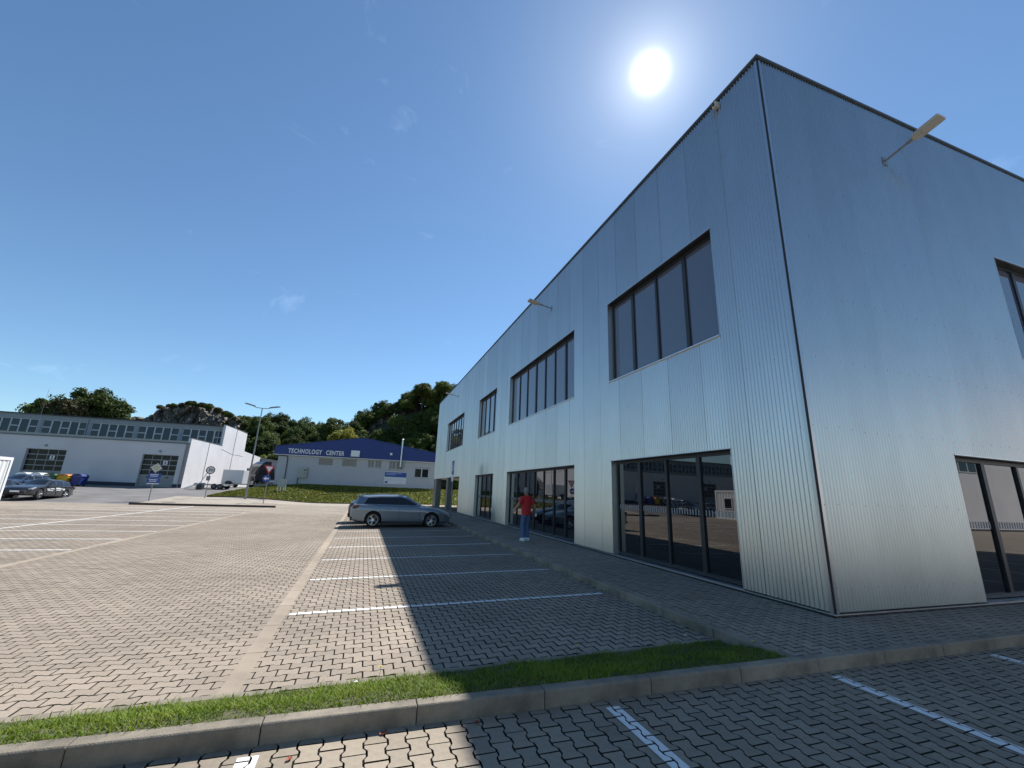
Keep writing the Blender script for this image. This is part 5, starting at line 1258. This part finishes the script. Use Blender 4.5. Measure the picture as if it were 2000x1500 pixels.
def make_tree(name, label, h, rx, rz, m, seed, nclump=54, nleaf=7600, leaf=.36, group=None, loc=(0, 0, 0)):
    t = thing(name, label, 'tree', loc, 0, group)
    me, cl = crown_mesh('crown', rx, rz, nclump, nleaf, leaf, seed, m)
    c = link(bpy.data.objects.new('crown', me), t); c.location = (0, 0, h - rz * .95)
    tr = MB(); r = random.Random(seed); zc_ = h - rz * .95; p = Vector((0, 0, -.6)); pts = [p]
    for k in range(4): p = p + Vector((r.uniform(-.12, .12), r.uniform(-.12, .12), (zc_ + .6 + rz * .3) / 4)); pts.append(p)
    r0 = .035 * h
    for k in range(4): tr.tube(pts[k], pts[k + 1], r0 * (1 - .2 * k), r0 * (1 - .2 * (k + 1)), n=8, cap=False)
    for k in range(7):
        c_ = cl[r.randrange(len(cl))]; q = Vector((c_[0], c_[1], c_[2] + zc_)); b = pts[2 + k % 3]; mid = (b + q) / 2 + Vector((0, 0, -.2)); tr.tube(b, mid, r0 * .38, r0 * .22, n=5, cap=False); tr.tube(mid, q, r0 * .22, r0 * .06, n=5, cap=False)
    tr.build('trunk', BARK, t)
    return t
protos = [('broadleaf_tree', 8.0, 3.1, 3.0, LEAF_D, 1), ('broadleaf_tree', 7.0, 2.7, 2.7, LEAF_M, 2), ('broadleaf_tree', 9.5, 2.9, 3.7, LEAF_D, 3), ('broadleaf_tree', 6.0, 2.8, 2.2, LEAF_M, 4), ('yellow_green_tree', 7.5, 2.5, 3.0, LEAF_Y, 5), ('olive_tree', 6.0, 2.6, 2.3, LEAF_O, 6), ('willow_tree', 6.8, 3.3, 3.2, LEAF_G, 7)]
PR = []
for nm, h, rx, rz, m, sd_ in protos: PR.append(make_tree(nm, 'tree', h, rx, rz, m, sd_))
used = [False] * len(PR)
def plant(k, x, y, z, s, label, group=None, sz=1.0):
    if not used[k]: o = PR[k]; used[k] = True
    else: o = copy_tree(PR[k])
    o.location = (x, y, z); o.rotation_euler = (0, 0, random.uniform(0, 6.28)); o.scale = (s, s, s * sz)
    o['label'] = label
    if group: o['group'] = group
    elif 'group' in o: del o['group']
    return o
# the single trees one can tell apart
plant(0, -52.2, 92.5, 5.2, 1.22, 'round dark tree above the hall roof at the left end of the skyline')
plant(3, -50.2, 91.2, 6.0, 1.30, 'broad mid green tree second from the left above the hall roof')
plant(5, -48.4, 90.0, 6.4, 1.30, 'olive brown tree in the middle of the trees above the hall roof')
plant(2, -46.4, 92.0, 6.0, 1.22, 'tall dark tree above the hall roof just left of the small crag')
plant(0, -44.4, 93.0, 6.2, 1.18, 'dark tree touching the small crag above the hall roof')
plant(5, -46.6, 89.0, 4.2, 1.05, 'olive shrubby tree low in front of the dark trees above the hall')
plant(6, 6.2, 80, 1.2, 1.15, 'pale grey green willow behind the right half of the blue roof')
plant(4, -5.4, 100, 4.2, 1.45, 'bright yellow green tree in the gap left of the right hill')
plant(4, -3.2, 96, 3.6, 1.15, 'smaller yellow green tree in front of the bright one', sz=.9)
plant(1, -8.2, 108, 8.0, 1.35, 'tall pale tree with two tops on the skyline of the middle wood')
plant(3, 12.9, 119, 24.3, 1.15, 'dark tree standing highest on the crest of the right hill')
plant(3, 18.3, 119, 26.6, .98, 'round dark tree at the crest beside the metal building roof')
plant(5, -39.8, 103.2, 4.0, .95, 'olive shrub tree at the foot of the broad cliff')
# the woods: trees that nothing in the picture tells apart
def wood(n, xr, yr, kinds, smin, smax, label, group, ok=None, seed=1):
    r = random.Random(seed); done = []; tries = 0
    while len(done) < n and tries < n * 40:
        tries += 1; x = r.uniform(*xr); y = r.uniform(*yr)
        if ok and not ok(x, y): continue
        if any((x - a) ** 2 + (y - b) ** 2 < 1.9 ** 2 for a, b in done): continue
        done.append((x, y)); plant(r.choice(kinds), x, y, hill_z(x, y) - .3, r.uniform(smin, smax), label, group, r.uniform(.85, 1.15))
wood(95, (-34, -3), (93, 132), [0, 1, 1, 2, 3, 0], .75, 1.12, 'dark green broadleaf tree in the middle wood behind the blue building', 'trees of the middle wood', seed=4)
wood(190, (-4, 27), (94, 131), [0, 1, 3, 3, 0, 3], .62, 1.0, 'dark broadleaf tree on the slope of the right hill', 'trees on the right hill', ok=lambda x, y: not (-7 < x < 6 and 114 < y < 125) and not (6 < x < 15 and 117 < y < 124), seed=5)
wood(26, (-3, 20), (88, 97), [4, 1, 3, 4, 5], .55, .9, 'light green young tree at the foot of the right hill', 'young trees at the foot of the hill', seed=6)
wood(20, (-62, -36), (112, 118), [0, 1, 3], .45, .7, 'dark tree behind the cliff top', 'trees behind the cliff', seed=8, ok=lambda x, y: x > -60)
# scrub on top of the cliffs
def bush(x, y, z, s, label, group): 
    o = plant(random.choice([3, 3, 0, 5]), x, y, z - 3.6 * s - .35, s, label, group); return o
r = random.Random(3)
for k in range(16):
    x = -45 + 18 * k / 15 + r.uniform(-.5, .5); zt_ = np.interp(x, [-51.5, -46.3, -42.7, -40, -37, -32.7, -29.2, -26], [13.5, 17.4, 18.6, 19.1, 19, 17.7, 15.8, 12.8]); bush(x, 111.5 + r.uniform(0, 2.5), zt_ - .2 , r.uniform(.22, .38), 'low scrub bush on the crest of the broad cliff', 'scrub on the cliff crest')
for k in range(9):
    x = -6 + 20 * k / 8 + r.uniform(-.6, .6); zt_ = np.interp(x, [-7.5, -3.5, .8, 5, 8, 12, 16], [12.5, 18, 22.6, 24.4, 26.4, 27.4, 25]); bush(x, 125, zt_, r.uniform(.25, .42), 'low scrub bush on the edge of the right hill crags', 'scrub on the hill crags')
for k in range(7):
    x = -56.5 + 1.2 * k; bush(x, 106, 8.5 + r.uniform(-1, 1.5), r.uniform(.4, .6), 'shrub at the foot of the small crag', 'shrubs under the small crag')
for k, u_ in enumerate(used):
    if not u_:
        for ch in list(PR[k].children): bpy.data.objects.remove(ch)
        bpy.data.objects.remove(PR[k])
